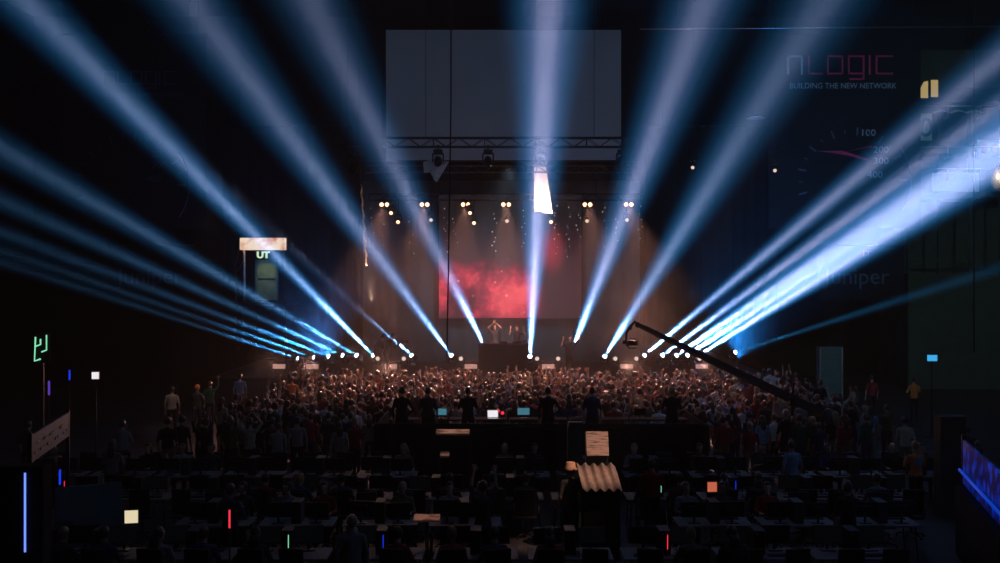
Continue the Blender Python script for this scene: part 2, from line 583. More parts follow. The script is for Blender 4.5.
# ------------------------------------------------------------------ fixtures
def moving_head(name, label, cat, loc, aim, lens='lens_beam', scale=1.0, hang=False, group=None):
    "base, yoke, head with lens; aim is a world direction"
    r = empty(name, loc)
    tag(r, label, cat, group)
    s = -1 if hang else 1
    k = scale
    base = MB().bbox((0, 0, s * .07 * k), (.34 * k, .34 * k, .14 * k), .02)
    for dx in (-.12, .12):
        base.box((dx * k, -.172 * k, s * .07 * k), (.05 * k, .01, .05 * k))
    if hang:
        base.tube([(0, 0, 0), (0, 0, .12 * k)], .03 * k, 8)
        base.box((0, 0, .13 * k), (.12 * k, .08 * k, .08 * k))
    base.build('base', 'black_plastic', r)
    d = Vector(aim).normalized()
    pan = math.atan2(d.x, d.y)
    rz = Matrix.Rotation(-pan, 3, 'Z')
    c = Vector((0, 0, s * .44 * k))
    y = MB()
    for sx in (-1, 1):
        y.bbox(rz @ Vector((sx * .20 * k, 0, s * .31 * k)), (.05 * k, .12 * k, .34 * k), .012, rz)
    y.bbox(rz @ Vector((0, 0, s * .16 * k)), (.44 * k, .14 * k, .05 * k), .012, rz)
    y.build('yoke', 'black_plastic', r)
    q = d.to_track_quat('Z', 'Y').to_matrix()
    hd = MB().lathe([(.07 * k, -.24 * k), (.14 * k, -.20 * k), (.155 * k, -.06 * k), (.15 * k, .10 * k), (.135 * k, .22 * k), (.118 * k, .235 * k), (.112 * k, .20 * k)], c, q, 16)
    h = hd.build('lamp_head', 'black_plastic', r)
    MB().lathe([(.110 * k, .0), (.108 * k, .012), (.06 * k, .02), (.01 * k, .022)], c + q @ Vector((0, 0, .20 * k)), q, 16).build('lens', lens, h)
    return r, Vector(loc) + c + d * .26 * k

def beam_light(name, loc, d, power, deg, white=.5):
    l = bpy.data.lights.new(name, 'SPOT')
    l.spot_size = R(deg); l.spot_blend = 1; l.energy = power; l.shadow_soft_size = .05
    l.use_nodes = True
    n = l.node_tree
    em = n.nodes['Emission']
    tc = n.nodes.new('ShaderNodeTexCoord')
    sp = n.nodes.new('ShaderNodeSeparateXYZ'); n.links.new(tc.outputs['Normal'], sp.inputs[0])
    ab = n.nodes.new('ShaderNodeMath'); ab.operation = 'ABSOLUTE'; n.links.new(sp.outputs[2], ab.inputs[0])
    ac = n.nodes.new('ShaderNodeMath'); ac.operation = 'ARCCOSINE'; n.links.new(ab.outputs[0], ac.inputs[0])
    mu = n.nodes.new('ShaderNodeMath'); mu.operation = 'MULTIPLY'; mu.inputs[1].default_value = 2 / R(deg)
    n.links.new(ac.outputs[0], mu.inputs[0])
    cr = n.nodes.new('ShaderNodeValToRGB'); e = cr.color_ramp.elements
    e[0].position = .02; e[0].color = (.06 + .46 * white, .44 + .08 * white, .92 - .08 * white, 1)       # hot lamp core
    e[1].position = .80; e[1].color = (.0, .018, .055, 1)
    for pos, c in ((.17, (.03 + .36 * white, .30 + .10 * white, .66)), (.30, (.01 + .10 * white, .16, .36)), (.50, (.012 * white, .07, .17))):       # blue filter edge
        x = e.new(pos); x.color = (*c, 1)
    n.links.new(mu.outputs[0], cr.inputs[0]); n.links.new(cr.outputs[0], em.inputs['Color'])
    o = bpy.data.objects.new(name, l)
    COL.objects.link(o)
    o.location = loc
    o.rotation_euler = Vector(d).to_track_quat('-Z', 'Y').to_euler()
    return o

# source pixel, far pixel, far distance, power, cone, source distance, label
BEAMS = [
    ((297, 358), (0, 262), 38, .26, 3.8, 45, 'outermost left of the lit row'),
    ((313, 357), (0, 250), 37, .34, 3.8, 45, 'second of the lit row counting from its left end'),
    ((328, 356), (0, 232), 35, .46, 4.2, 45, 'third of the lit row counting from its left end'),
    ((342, 355), (0, 200), 33, .58, 4.4, 45, 'fourth of the lit row counting from its left end'),
    ((356, 355), (0, 148), 30, 1.0, 5.0, 45, 'fifth of the lit row counting from its left end'),
    ((373, 355), (25, 0), 31, 1.9, 7.2, 45, 'just left of the dark cameraman'),
    ((411, 355), (250, 204), 36, 1.2, 7.0, 45, 'its beam cut off by the cameraman beside it'),
    ((451, 355), (190, 0), 27, 1.25, 7.6, 45, 'between the cameraman and the DJ booth'),
    ((484, 345), (310, 0), 27, 1.1, 7.4, 47.6, 'behind the left corner of the DJ booth'),
    ((530, 356), (549, 0), 25, 2.5, 7.6, 44.9, 'beam straight up, at the right corner of the DJ booth'),
    ((572, 351), (705, 0), 25, 1.9, 7.2, 46.6, 'behind the person with raised arms'),
    ((605, 356), (825, 0), 24, 1.25, 7.4, 45, 'left of the hanging crane camera'),
    ((645, 355), (1000, 58), 28, 3.2, 5.2, 45, 'first one right of the hanging crane camera'),
    ((663, 355), (1000, 106), 28, 3.2, 5.0, 45, 'second one right of the hanging crane camera'),
    ((677, 355), (1000, 137), 28, 5.4, 6.2, 45, 'third one right of the hanging crane camera'),
    ((688, 355), (1000, 150), 28, 6.6, 6.2, 45, 'fourth one right of the hanging crane camera'),
    ((701, 354), (1000, 164), 29, 6.0, 5.6, 45, 'fifth one right of the crane camera, under its arm'),
    ((736, 352), (1000, 268), 34, .3, 3.8, 45, 'outermost right, thin teal beam'),
]
WHITE = [.2, .2, .2, .25, .4, .6, .8, .7, .8, 1, .85, .6, .85, .9, 1, 1, 1, 0]
for (s, t, yt, k, deg, ys, lab), w in zip(BEAMS, WHITE):
    a = P(*s, ys); d = (P(*t, yt) - a).normalized()
    sc_ = .85
    base = a - d * .26 * sc_ - Vector((0, 0, .44 * sc_))
    base.z = max(base.z, STAGE)
    r, lp = moving_head('beam_light', 'beam light on stage floor, ' + lab, 'stage light', base, d, 'lens_beam', sc_, group='beam lights along the stage floor')
    beam_light('beam_lamp', lp + d * .02, d, BEAM_POWER * k, deg, w)

# blue wash lamps at the sides of the stage
for i, (px, py, e, col) in enumerate(((330, 352, 2200, (.02, .16, .55)), (737, 358, 5500, (.01, .16, .55)))):
    a = P(px, py, 46.5)
    d = Vector((-.25 if px < 500 else .25, .05, .9)).normalized()
    base = a - Vector((0, 0, .6)); base.z = STAGE if abs(base.x) < 12 else .0
    r, lp = moving_head('wash_light', ['blue wash light among the left beam lights', 'blue wash light under the crane arm right of the beam lights', 'blue wash light on the floor beyond the right stage end'][i], 'stage light', base, d, 'led_blue', .9)
    light('wash_lamp', 'SPOT', lp + d * .03, e, col, lp + d * 5, spot_size=R(120), spot_blend=1, shadow_soft_size=.06)

# blinders on the rear truss
def blinder(px, cloth=False):
    x = P(px, 205, TB).x
    r = empty('blinder_lamp', (x, TB - .22, zb))
    h = MB().bbox((0, .02, 0), (.52, .16, .26), .02)
    h.build('housing', 'black_metal', r)
    MB().tube([(0, .0, .12), (0, .05, .24)], .03, 8).build('clamp', 'black_metal', r)
    rot = Matrix.Rotation(PI / 2, 3, 'X')
    for dx in (-.13, .13):
        MB().lathe([(.10, 0), (.098, .02), (.06, .035), (.01, .04)], (dx, -.062, 0), rot, 14).build('bulb', 'lens_warm', r)
    light('blinder_light', 'SPOT', (x, TB - .36, zb), BLINDER_POWER, (1, .43, .31), (x * 1.08, 38.0, 1.2), spot_size=R(34), spot_blend=.9, shadow_soft_size=.12)
    return r
BL = [(385, 'leftmost on the rear truss'), (425, 'second on the rear truss counting from its left end'), (466, 'above the left side of the red LED wall'), (506, 'above the middle of the LED wall'),
      (546, 'behind the glowing white cloth'), (587, 'first one right of the glowing white cloth'), (628, 'rightmost on the rear truss')]
for px, lab in BL:
    tag(blinder(px), 'warm glowing twin blinder lamp, ' + lab, 'stage light', 'warm blinders on the rear truss')
# spot heads hanging below them, some lit
HH = [(391, 213, 1, 'close under the leftmost blinder'), (398, 222, 1, 'lowest of the pair under the leftmost blinder'), (431, 220, 0, 'unlit, under the second blinder'),
      (470, 213, 1, 'close under the blinder above the red clouds'), (474, 223, 1, 'lowest under the blinder above the red clouds'), (507, 221, 0, 'unlit, above the middle of the LED wall'),
      (551, 222, 1, 'beside the foot of the glowing white cloth'), (587, 221, 0, 'unlit, first right of the white cloth'), (627, 220, 0, 'unlit, at the right end of the rear truss')]
for px, py, lit, lab in HH:
    a = P(px, py, TB - .6)
    d = Vector((0, -1, -.35))
    base = a + Vector((0, 0, .44 * .8)) - d.normalized() * .2 * .8
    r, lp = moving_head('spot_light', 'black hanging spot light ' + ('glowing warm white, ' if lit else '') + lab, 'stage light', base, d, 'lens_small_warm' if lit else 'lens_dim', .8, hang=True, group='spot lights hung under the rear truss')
    MB().tube([(0, 0, .1), (0, TB - .15 - base.y, zb + .27 - base.z)], .018, 6).build('hanging_pipe', 'black_metal', r)
    if lit:
        light('spot_glow', 'SPOT', lp + d.normalized() * .03, 150, (1, .55, .38), lp + d * 5, spot_size=R(75), spot_blend=1, shadow_soft_size=.06)
# dark heads hanging from the front truss
for px, py, yy, lab in ((438, 158, TF, 'in front of the pale crumpled cloth'), (488, 157, TF, 'left of the upright central beam'), (541, 157, TF, 'inside the upright central beam'), (622, 152, TF, 'at the right end of the front truss'), (353, 163, 40, 'on the short truss stub, left of the screen')):
    base = P(px, py, yy); base.z = (zf - .42 if px > 380 else zl - .4) + .13
    moving_head('spot_light', 'unlit black spot light hanging ' + lab, 'stage light', base, Vector((.05, -1, -.5)), 'glass_dark', 1.05, hang=True)
for px, py, lab in ((775, 163, 'small unlit lamp hanging alone right of the screen, beside a blue beam'), (693, 160, 'small unlit lamp hanging between two blue beams')):
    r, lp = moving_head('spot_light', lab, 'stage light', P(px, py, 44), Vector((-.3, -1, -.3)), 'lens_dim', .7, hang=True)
    MB().tube([(0, 0, .1), (0, 0, CEIL - P(px, py, 44).z)], .01, 5).build('hanging_cable', 'rubber', r)

# glint strings hanging from the rear truss
for px, n, top in ((371, 7, 208), (381, 6, 212), (411, 8, 210), (446, 9, 208), (455, 5, 215), (494, 8, 210), (524, 7, 210), (556, 9, 204), (568, 10, 204), (578, 5, 212), (604, 8, 206), (617, 6, 210), (640, 8, 206)):
    a = P(px, top, TB + .15)
    r = empty('glint_string', a)
    tag(r, 'thin string of glinting beads ' + {371: 'at the left end of the rear truss', 381: 'left beside the leftmost blinder', 411: 'between the first and second blinder', 446: 'beside the long vertical cable', 455: 'right of the long vertical cable', 494: 'left of the blinder at the LED wall middle', 524: 'left of the upright beam', 556: 'right beside the glowing white cloth', 568: 'halfway from the white cloth to the next blinder', 578: 'just left of the first blinder right of the cloth', 604: 'left of the rightmost blinder', 617: 'close to the rightmost blinder on its left', 640: 'at the right end of the rear truss'}[px], 'bead string', 'glinting bead strings under the rear truss')
    MB().tube([(0, 0, 0), (.02, 0, -n * .28 - .1)], .006, 5).build('cord', 'black_metal', r)
    MB().tube([(0, 0, 0), (0, 0, zb + .3 - a.z)], .01, 5).build('hanger', 'black_metal', r)
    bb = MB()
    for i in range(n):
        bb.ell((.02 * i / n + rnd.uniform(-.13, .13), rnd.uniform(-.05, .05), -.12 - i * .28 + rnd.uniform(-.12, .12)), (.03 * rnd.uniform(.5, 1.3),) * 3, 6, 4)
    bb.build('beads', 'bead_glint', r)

# glowing translucent cloth in front of the fifth blinder
def white_cloths():
    m = bpy.data.materials.new('lit_cloth')
    m.use_nodes = True
    nt = m.node_tree; nt.nodes.clear()
    out = nt.nodes.new('ShaderNodeOutputMaterial')
    t = nt.nodes.new('ShaderNodeBsdfTranslucent'); t.inputs[0].default_value = (.85, .78, .74, 1)
    d = nt.nodes.new('ShaderNodeBsdfDiffuse'); d.inputs[0].default_value = (.8, .75, .72, 1)
    n = nt.nodes.new('ShaderNodeTexNoise'); n.inputs['Scale'].default_value = 4
    mr = nt.nodes.new('ShaderNodeMapRange'); mr.inputs['To Min'].default_value = .25; mr.inputs['To Max'].default_value = .6
    nt.links.new(n.outputs['Fac'], mr.inputs['Value'])
    mx = nt.nodes.new('ShaderNodeMixShader')
    nt.links.new(mr.outputs[0], mx.inputs[0])
    nt.links.new(t.outputs[0], mx.inputs[1]); nt.links.new(d.outputs[0], mx.inputs[2])
    nt.links.new(mx.outputs[0], out.inputs['Surface'])
    M['lit_cloth'] = m
    Y = 48.0
    n = 14; rows = 12
    b = MB(); vs = []
    for side in (0,):
        for j in range(rows + 1):
            v = j / rows
            py = 166 + v * 46.5
            xl = 534 ; xr = 546 + 6.5 * v
            for i in range(n + 1):
                u = i / n
                p = P(xl + (xr - xl) * u, py, Y)
                vs.append((p.x, Y + .04 * math.sin(u * 14) * (.4 + v) + side * .012, p.z + .03 * math.sin(u * 5)))
    fs = []; o = (rows + 1) * (n + 1)
    for j in range(rows):
        for i in range(n):
            a = j * (n + 1) + i
            fs.append((a, a + n + 1, a + n + 2, a + 1))
    r = b.add(vs, fs, 0, True).build('hanging_cloth', 'lit_cloth')
    q = P(540, 166, Y)
    MB().tube([(q.x - .2, Y, q.z - .05), (q.x - .2, Y, CEIL)], .01, 5).build('cord', 'rubber', r)
    tag(r, 'tapered white cloth glowing warm, hanging before the upright central beam', 'cloth')
    c = P(543, 209, TB - .3)
    light('cloth_fill_light', 'SPOT', (c.x, TB - .34, c.z - .1), 520, (1, .62, .42), (c.x, Y, c.z + .9), spot_size=R(150), spot_blend=1, shadow_soft_size=.15)  # extra spot without a fixture, added to make the cloth glow
    # crumpled cloth behind the hanging head on the front truss
    b = MB(); vs = []
    poly = [(423, 162), (436, 158), (449, 162), (444, 170), (437, 182), (434, 180), (430, 172), (424, 173)]
    c0 = P(436, 168, 40.3)
    for side in (0, .02):
        vs.append(c0 + Vector((0, -.12 + side, 0)))
        for i, (px, py) in enumerate(poly):
            q = P(px, py, 40.3); vs.append(q + Vector((0, side + .08 * math.sin(i * 2.3), 0)))
    n = len(poly); fs = []
    for i in range(n):
        j = (i + 1) % n
        fs.append((0, 1 + j, 1 + i)); fs.append((n + 1, n + 2 + i, n + 2 + j)); fs.append((1 + i, 1 + j, n + 2 + j, n + 2 + i))
    o = b.add(vs, fs).build('crumpled_cloth', 'white_cloth')
    MB().tube([(c0.x, 40.3, c0.z), (c0.x, 40.18, zf - .1)], .015, 5).build('cord', 'rubber', o)
    tag(o, 'small crumpled pale cloth hanging behind the leftmost front truss lamp', 'cloth')
    # gold strip
    Yg = 46.0
    pts = [P(361 + 5.5 * t / 20 + .7 * math.sin(t * 1.9), 184 + t * 4.1, Yg) for t in range(21)]
    o = MB().tube(pts, [.03 + .03 * (i % 3) / 2 for i in range(21)], 6, flat=.4).build('glitter_strip', 'gold_glitter')
    MB().tube([pts[0], (pts[0].x, Yg, CEIL)], .01, 5).build('cord', 'rubber', o)
    tag(o, 'narrow gold glitter strip hanging at the left end of the stage', 'decoration')
    light('strip_fill_light', 'SPOT', P(372, 300, 45.2), 900, (1, .62, .42), P(363, 220, 46), spot_size=R(50), spot_blend=1)  # added floating spot that brightens the gold strip
white_cloths()

# cables that hang from the roof
for pts, lab in (([P(451, 0, 34), P(451, 100, 34), P(449, 230, 34), P(447, 356, 34)], 'long thin black cable hanging down across the projection screen and stage'),
                 ([P(974, 0, 34), P(974, 180, 34), P(974, 352, 34)], 'long thin black cable hanging before the right gallery')):
    tag(MB().tube([Vector((pts[0].x, pts[0].y, CEIL))] + pts, .024, 6).build('hanging_cable', 'rubber'), lab, 'cable')

# roof pipe, right
a, c = P(640, 29, 47), P(1010, 26.5, 47)
o = empty('roof_pipe', a)
tag(o, 'long pale thin pipe running under the roof above the red lettering', 'pipe')
MB().tube([Vector(), c - a], .035, 8).build('pipe', 'alu', o)
for t in (.1, .35, .62, .9):
    q = (c - a) * t
    MB().tube([q, q + Vector((0, 0, CEIL - (a + q).z))], .02, 6).build('hanger', 'black_metal', o)

# disc lamp glint upper right
o = empty('roof_lamp', P(756, 118, 48))
tag(o, 'small pale round roof lamp hanging beside the second beam from the red lettering', 'roof lamp')
MB().lathe([(.05, .22), (.10, .18), (.42, .03), (.5, 0), (.47, -.02), (.08, .06)], n=18).build('reflector', 'alu', o)
MB().tube([(0, 0, .2), (0, 0, CEIL - P(756, 118, 48).z)], .012, 5).build('hanging_rod', 'black_metal', o)
light('roof_disc_spot', 'SPOT', P(752, 150, 47), 60, (.9, .8, .8), P(756, 118, 48), spot_size=R(40), spot_blend=1)  # separate spot without a body, aimed up at the reflector from below

# ------------------------------------------------------------------ banners
def strokes(b, pts, w, d=.012, mi=0):
    "flat square-cornered lettering stroke in x,z"
    for (x0, z0), (x1, z1) in zip(pts[:-1], pts[1:]):
        h = w / 2
        if abs(x1 - x0) >= abs(z1 - z0):
            b.box(((x0 + x1) / 2, 0, (z0 + z1) / 2), (abs(x1 - x0) + w, d, abs(z1 - z0) + w), mi=mi) if abs(z1 - z0) < 1e-6 else b.tube([(x0, 0, z0), (x1, 0, z1)], h, 4, mi)
        else:
            b.box(((x0 + x1) / 2, 0, (z0 + z1) / 2), (w, d, abs(z1 - z0) + w), mi=mi) if abs(x1 - x0) < 1e-6 else b.tube([(x0, 0, z0), (x1, 0, z1)], h, 4, mi)
LET = {'n': [[(0, 0), (0, 1), (.8, 1), (.8, 0)]], 'L': [[(0, 1), (0, 0), (.75, 0)]], 'o': [[(0, 0), (0, 1), (.85, 1), (.85, 0), (0, 0)]],
       'g': [[(.85, 0), (0, 0), (0, 1), (.85, 1), (.85, -.32), (.1, -.32)]], 'i': [[(0, 0), (0, 1)]], 'c': [[(.9, 1), (0, 1), (0, 0), (.9, 0)]]}
ADV = {'n': 1.2, 'L': 1.1, 'o': 1.22, 'g': 1.2, 'i': .4, 'c': 1.2}
def network_banner(side):
    Y = 50.0
    r = empty('hanging_banner', (0, Y, 0))
    right = side > 0
    k = 1 if right else -1
    cx = P(845, 0, Y).x if right else P(130, 0, Y).x
    z1, z0 = P(0, 34, Y).z, P(0, 228, Y).z
    MB().box((cx, .05, (z0 + z1) / 2), (7.6, .03, z1 - z0)).build('banner_cloth', 'banner_black', r)
    MB().tube([(cx - 3.85, .05, z1), (cx + 3.85, .05, z1)], .05, 8).build('top_bar', 'black_metal', r)
    for dx in (-3.4, 3.4):
        MB().tube([(cx + dx, .05, z1), (cx + dx, .05, CEIL)], .012, 5).build('hanging_cable', 'rubber', r)
    red, grey = ('banner_red', 'banner_grey') if right else ('banner_faint', 'banner_faint')  # left banner stands unlit; that dimness is put into the lettering colours
    # wordmark
    x = P(788, 0, Y).x if right else P(104, 0, Y).x
    zb_ = P(0, 73.5 if right else 84, Y).z
    s = .865 if right else .62
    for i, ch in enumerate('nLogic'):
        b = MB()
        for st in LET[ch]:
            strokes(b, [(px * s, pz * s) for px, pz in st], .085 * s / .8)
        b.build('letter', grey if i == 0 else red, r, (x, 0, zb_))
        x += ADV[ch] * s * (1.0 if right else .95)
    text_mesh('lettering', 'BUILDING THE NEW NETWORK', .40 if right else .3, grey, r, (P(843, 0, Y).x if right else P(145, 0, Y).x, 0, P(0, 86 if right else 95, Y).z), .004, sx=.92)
    # speedometer
    gx, gz = (P(852, 0, Y).x, P(0, 180, Y).z) if right else (P(130, 0, Y).x, P(0, 185, Y).z)
    rad = 2.75
    tk = MB()
    for i in range(15):
        a = R(196 - i * 14)
        big = i % 2 == 0
        rr = rad * .93
        c = Vector((gx + rr * math.cos(a), 0, gz + rr * math.sin(a) * .95))
        rot = Matrix.Rotation(-a + R(0), 3, 'Y')
        tk.box(c, (.42 if big else .2, .012, .09 if big else .05), rot)
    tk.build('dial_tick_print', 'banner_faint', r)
    ring = [(gx + rad * 1.08 * math.cos(R(t)), .0, gz + rad * 1.02 * math.sin(R(t))) for t in range(-35, 40, 5)]
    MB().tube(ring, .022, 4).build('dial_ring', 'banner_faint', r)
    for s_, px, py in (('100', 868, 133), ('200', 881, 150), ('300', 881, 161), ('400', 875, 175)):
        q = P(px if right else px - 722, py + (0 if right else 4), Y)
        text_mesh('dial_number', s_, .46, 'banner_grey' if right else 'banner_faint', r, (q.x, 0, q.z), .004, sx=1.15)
    if right:
        nd = MB()
        a, c = P(818, 151, Y), P(872, 161, Y)
        nd.prism([(a.x, a.z), (P(842, 151, Y).x, P(0, 150.5, Y).z), (c.x, c.z + .05), (c.x, c.z - .06), (P(846, 0, Y).x, P(0, 155, Y).z)], .012)
        c2 = P(872, 146, Y)
        nd.prism([(P(842, 0, Y).x, P(0, 152.5, Y).z), (c2.x, c2.z + .03), (c2.x, c2.z - .04)], .012)
        nd.build('dial_needle', 'banner_red', r)
    tag(r, 'black hanging banner with red and grey lettering above a speed dial' if right else 'very dark hanging banner with faint lettering, among the upper left beams', 'banner')
network_banner(1)
network_banner(-1)
def lower_banner(side):
    Y = 50.5
    right = side > 0
    cx = P(862, 0, Y).x if right else P(150, 0, Y).x
    z1, z0 = P(0, 245, Y).z, P(0, 300, Y).z
    r = empty('hanging_banner', (0, Y, 0))
    MB().box((cx, .05, (z0 + z1) / 2), (4.3, .03, z1 - z0)).build('banner_cloth', 'banner_black', r)
    MB().tube([(cx - 2.2, .05, z1), (cx + 2.2, .05, z1)], .04, 8).build('top_bar', 'black_metal', r)
    for dx in (-2, 2):
        MB().tube([(cx + dx, .05, z1), (cx + dx, .05, CEIL)], .012, 5).build('hanging_cable', 'rubber', r)
    q = P(857 if right else 150, 277, Y)
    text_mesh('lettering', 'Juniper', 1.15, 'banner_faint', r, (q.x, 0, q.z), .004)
    if right:
        q = P(867, 254, Y)
        text_mesh('lettering', 'IT', .42, 'banner_red', r, (q.x, 0, q.z), .004, sx=1.3)
    tag(r, 'lower black banner with faint grey letters beneath the right speed dial banner' if right else 'lower dark banner with faint letters among the left beams', 'banner')
lower_banner(1)
lower_banner(-1)

# ------------------------------------------------------------------ galleries at the sides (raised stands)
def gallery_right():
    Y = 52.0
    b = MB()
    x0 = P(908, 0, Y).x
    zt = P(0, 92, Y).z
    b.box(((x0 + 28) / 2, Y + 2, 3.0), (28 - x0, 4, 6.0))
    b.box(((x0 + 28) / 2, Y + 3, 9.5), (28 - x0, 2, 7))
    b.box(((x0 + 28) / 2, Y + 2, P(0, 196, Y).z), (28 - x0, 4, .3))
    b.box(((x0 + 28) / 2, Y + 2, P(0, 150, Y).z), (28 - x0, 4, .3))
    for i in range(5):
        b.box((x0 + .1 + i * 1.6, Y + .2, 10), (.14, .14, 9))
    for j in range(7):      # cladding ribs of the lower wall
        b.box(((x0 + 28) / 2, Y - .03, 2.2 + j * .75), (28 - x0, .06, .10))
    b.box(((x0 + 28) / 2, Y + 2, zt + 1.2), (28 - x0, 4, 2.0))
    struct(b.build('trim_1', 'gallery_wall'))
    # pieces shown on it
    def poster(px0, py0, px1, py1, label, m='poster_white', cat='poster', art=None):
        a, c = P(px0, py0, Y), P(px1, py1, Y)
        o = empty('poster', ((a.x + c.x) / 2, Y - .12, (a.z + c.z) / 2))
        w, h = c.x - a.x, a.z - c.z
        MB().bbox((0, 0, 0), (w, .05, h), .015).build('board', m, o)
        MB().box((0, .02, 0), (w + .08, .04, h + .08)).build('frame', 'dark_plastic', o)
        if art: art(o, w, h)
        tag(o, label, cat)
    def ring_art(o, w, h):
        rot = Matrix.Rotation(PI / 2, 3, 'X')
        b = MB()
        pts = [(w * .12 + .30 * math.cos(t * PI / 10), -.03, .42 * math.sin(t * PI / 10)) for t in range(-10, 11)]
        b.tube(pts, .085, 6, flat=.4)
        b.build('ring_print', 'poster_blue', o)
        MB().prism([(-.25, -.4), (-.1, -.4), (-.02, .1), (.05, .35), (-.1, .3), (-.25, .1)], .02, (0, -.03, 0)).build('figure_print', 'poster_blue', o)
    poster(914, 114, 931, 141, 'upright white poster with a blue ring on the right gallery', art=ring_art)
    poster(931, 173, 978, 192, 'wide pale grey board on the right gallery crossed by a beam', 'poster_white')
    def face_art(o, w, h):
        for dx in (-.35, .35):
            MB().ell((dx * .8, -.03, 0), (.24, .02, .26), 12, 8).build('red_disc', 'poster_pink', o)
    poster(976, 140, 1001, 158, 'pale board with two pink discs right of the hanging cable', 'poster_white', art=face_art)
    # lit windows behind the front
    for i, (px0, px1, py0, py1, lab) in enumerate(((919, 928, 81, 98, 'small warm lit window with a curved top on the right gallery'), (931, 938, 80, 97, 'narrow warm lit window next to the curved one on the right gallery'))):
        a, c = P(px0, py0, Y - .03), P(px1, py1, Y - .03)
        w, h = c.x - a.x, a.z - c.z
        o = empty('lit_window', (a.x, Y - .03, c.z))
        pts = [(0, 0), (w, 0), (w, h)] + ([(w * .55, h * .95), (w * .2, h * .6), (0, h * .1)] if i == 0 else [(0, h)])
        MB().prism(pts, .03).build('pane', 'window_warm', o)
        MB().box((w / 2, -.02, -.05), (w + .1, .1, .07)).build('sill', 'dark_plastic', o)
        tag(o, lab, 'window')
    # scalloped awning
    a = P(932, 112, Y - .1)
    o = empty('awning', a)
    b = MB(); vs = []; fs = []
    n = 44
    for i in range(n + 1):
        u = i / n; x = u * 2.6
        z = .12 * abs(math.sin(u * PI * 3)) 
        vs += [(x, 0, z), (x, -.25, z - .10)]
    for i in range(n): fs.append((2 * i, 2 * i + 1, 2 * i + 3, 2 * i + 2))
    for i in range(n + 1):
        vs += [(vs[2 * i][0], 0, vs[2 * i][2] - .03), (vs[2 * i][0], -.25, vs[2 * i + 1][2] - .03)]
    q = 2 * (n + 1)
    for i in range(n): fs.append((q + 2 * i, q + 2 * i + 2, q + 2 * i + 3, q + 2 * i + 1)); fs.append((2 * i + 1, q + 2 * i + 1, q + 2 * i + 3, 2 * i + 3))
    b.add(vs, fs, 0, True).build('cloth', 'white_cloth', o)
    for x in (.05, 2.55): MB().tube([(x, 0, 0), (x, .12, -.1)], .02, 6).build('bracket', 'black_metal', o)
    tag(o, 'pale scalloped awning right of the blue ring poster', 'awning')
    # railings
    for py, lab in ((106, 'upper thin pale railing on the right gallery'), (147, 'middle thin railing beneath the blue ring poster'), (169, 'lower railing just above the wide pale board')):
        a = P(914, py, Y - .3)
        o = empty('railing', a)
        MB().tube([(0, 0, 0), (28 - a.x - .2, 0, 0)], .035, 6).build('rail', 'alu', o)
        for i in range(4):
            MB().tube([(.05 + i * 1.7, 0, 0), (.05 + i * 1.7, 0, -.55), (.05 + i * 1.7, .45, -.6)], .02, 6).build('post', 'alu', o)
        tag(o, lab, 'railing')
    # golden sculpture at the frame edge
    a = P(998, 192, Y - 1)
    o = empty('gold_ornament', a)
    MB().lathe([(.06, 0), (.26, .05), (.3, .3), (.36, .55), (.28, .9), (.12, 1.25), (.02, 1.4)], n=14).build('body', 'gold_glitter', o)
    MB().lathe([(.3, -.15), (.3, 0), (.1, .02)], n=14).build('foot', 'black_metal', o)
    MB().box((0, .5, -.2), (.8, 1.0, .1)).build('shelf', 'gallery_wall', o)
    tag(o, 'golden ornament shining at the far right edge of the gallery', 'ornament')
    light('ornament_spot', 'SPOT', P(999, 160, Y - 2.5), 200, (1, .85, .5), a + Vector((0, 0, .6)), spot_size=R(40), spot_blend=1)  # spot with no lamp body, aimed at the ornament
mat('window_warm', (.1, .1, .05), .5, emit=(1, .72, .30), strength=.42)
gallery_right()
def gallery_left():
    Y = 53
    b = MB()
    x1 = P(236, 0, Y).x
    b.box(((x1 - 28) / 2, Y + 2, 2.6), (28 + x1, 4, 5.2))
    for j in range(5): b.box(((x1 - 28) / 2, Y + 2.4 + j * .3, 5.4 + j * .45), (28 + x1, 3 - j * .4, .4))
    struct(b.build('trim_2', 'black_wall'))
gallery_left()

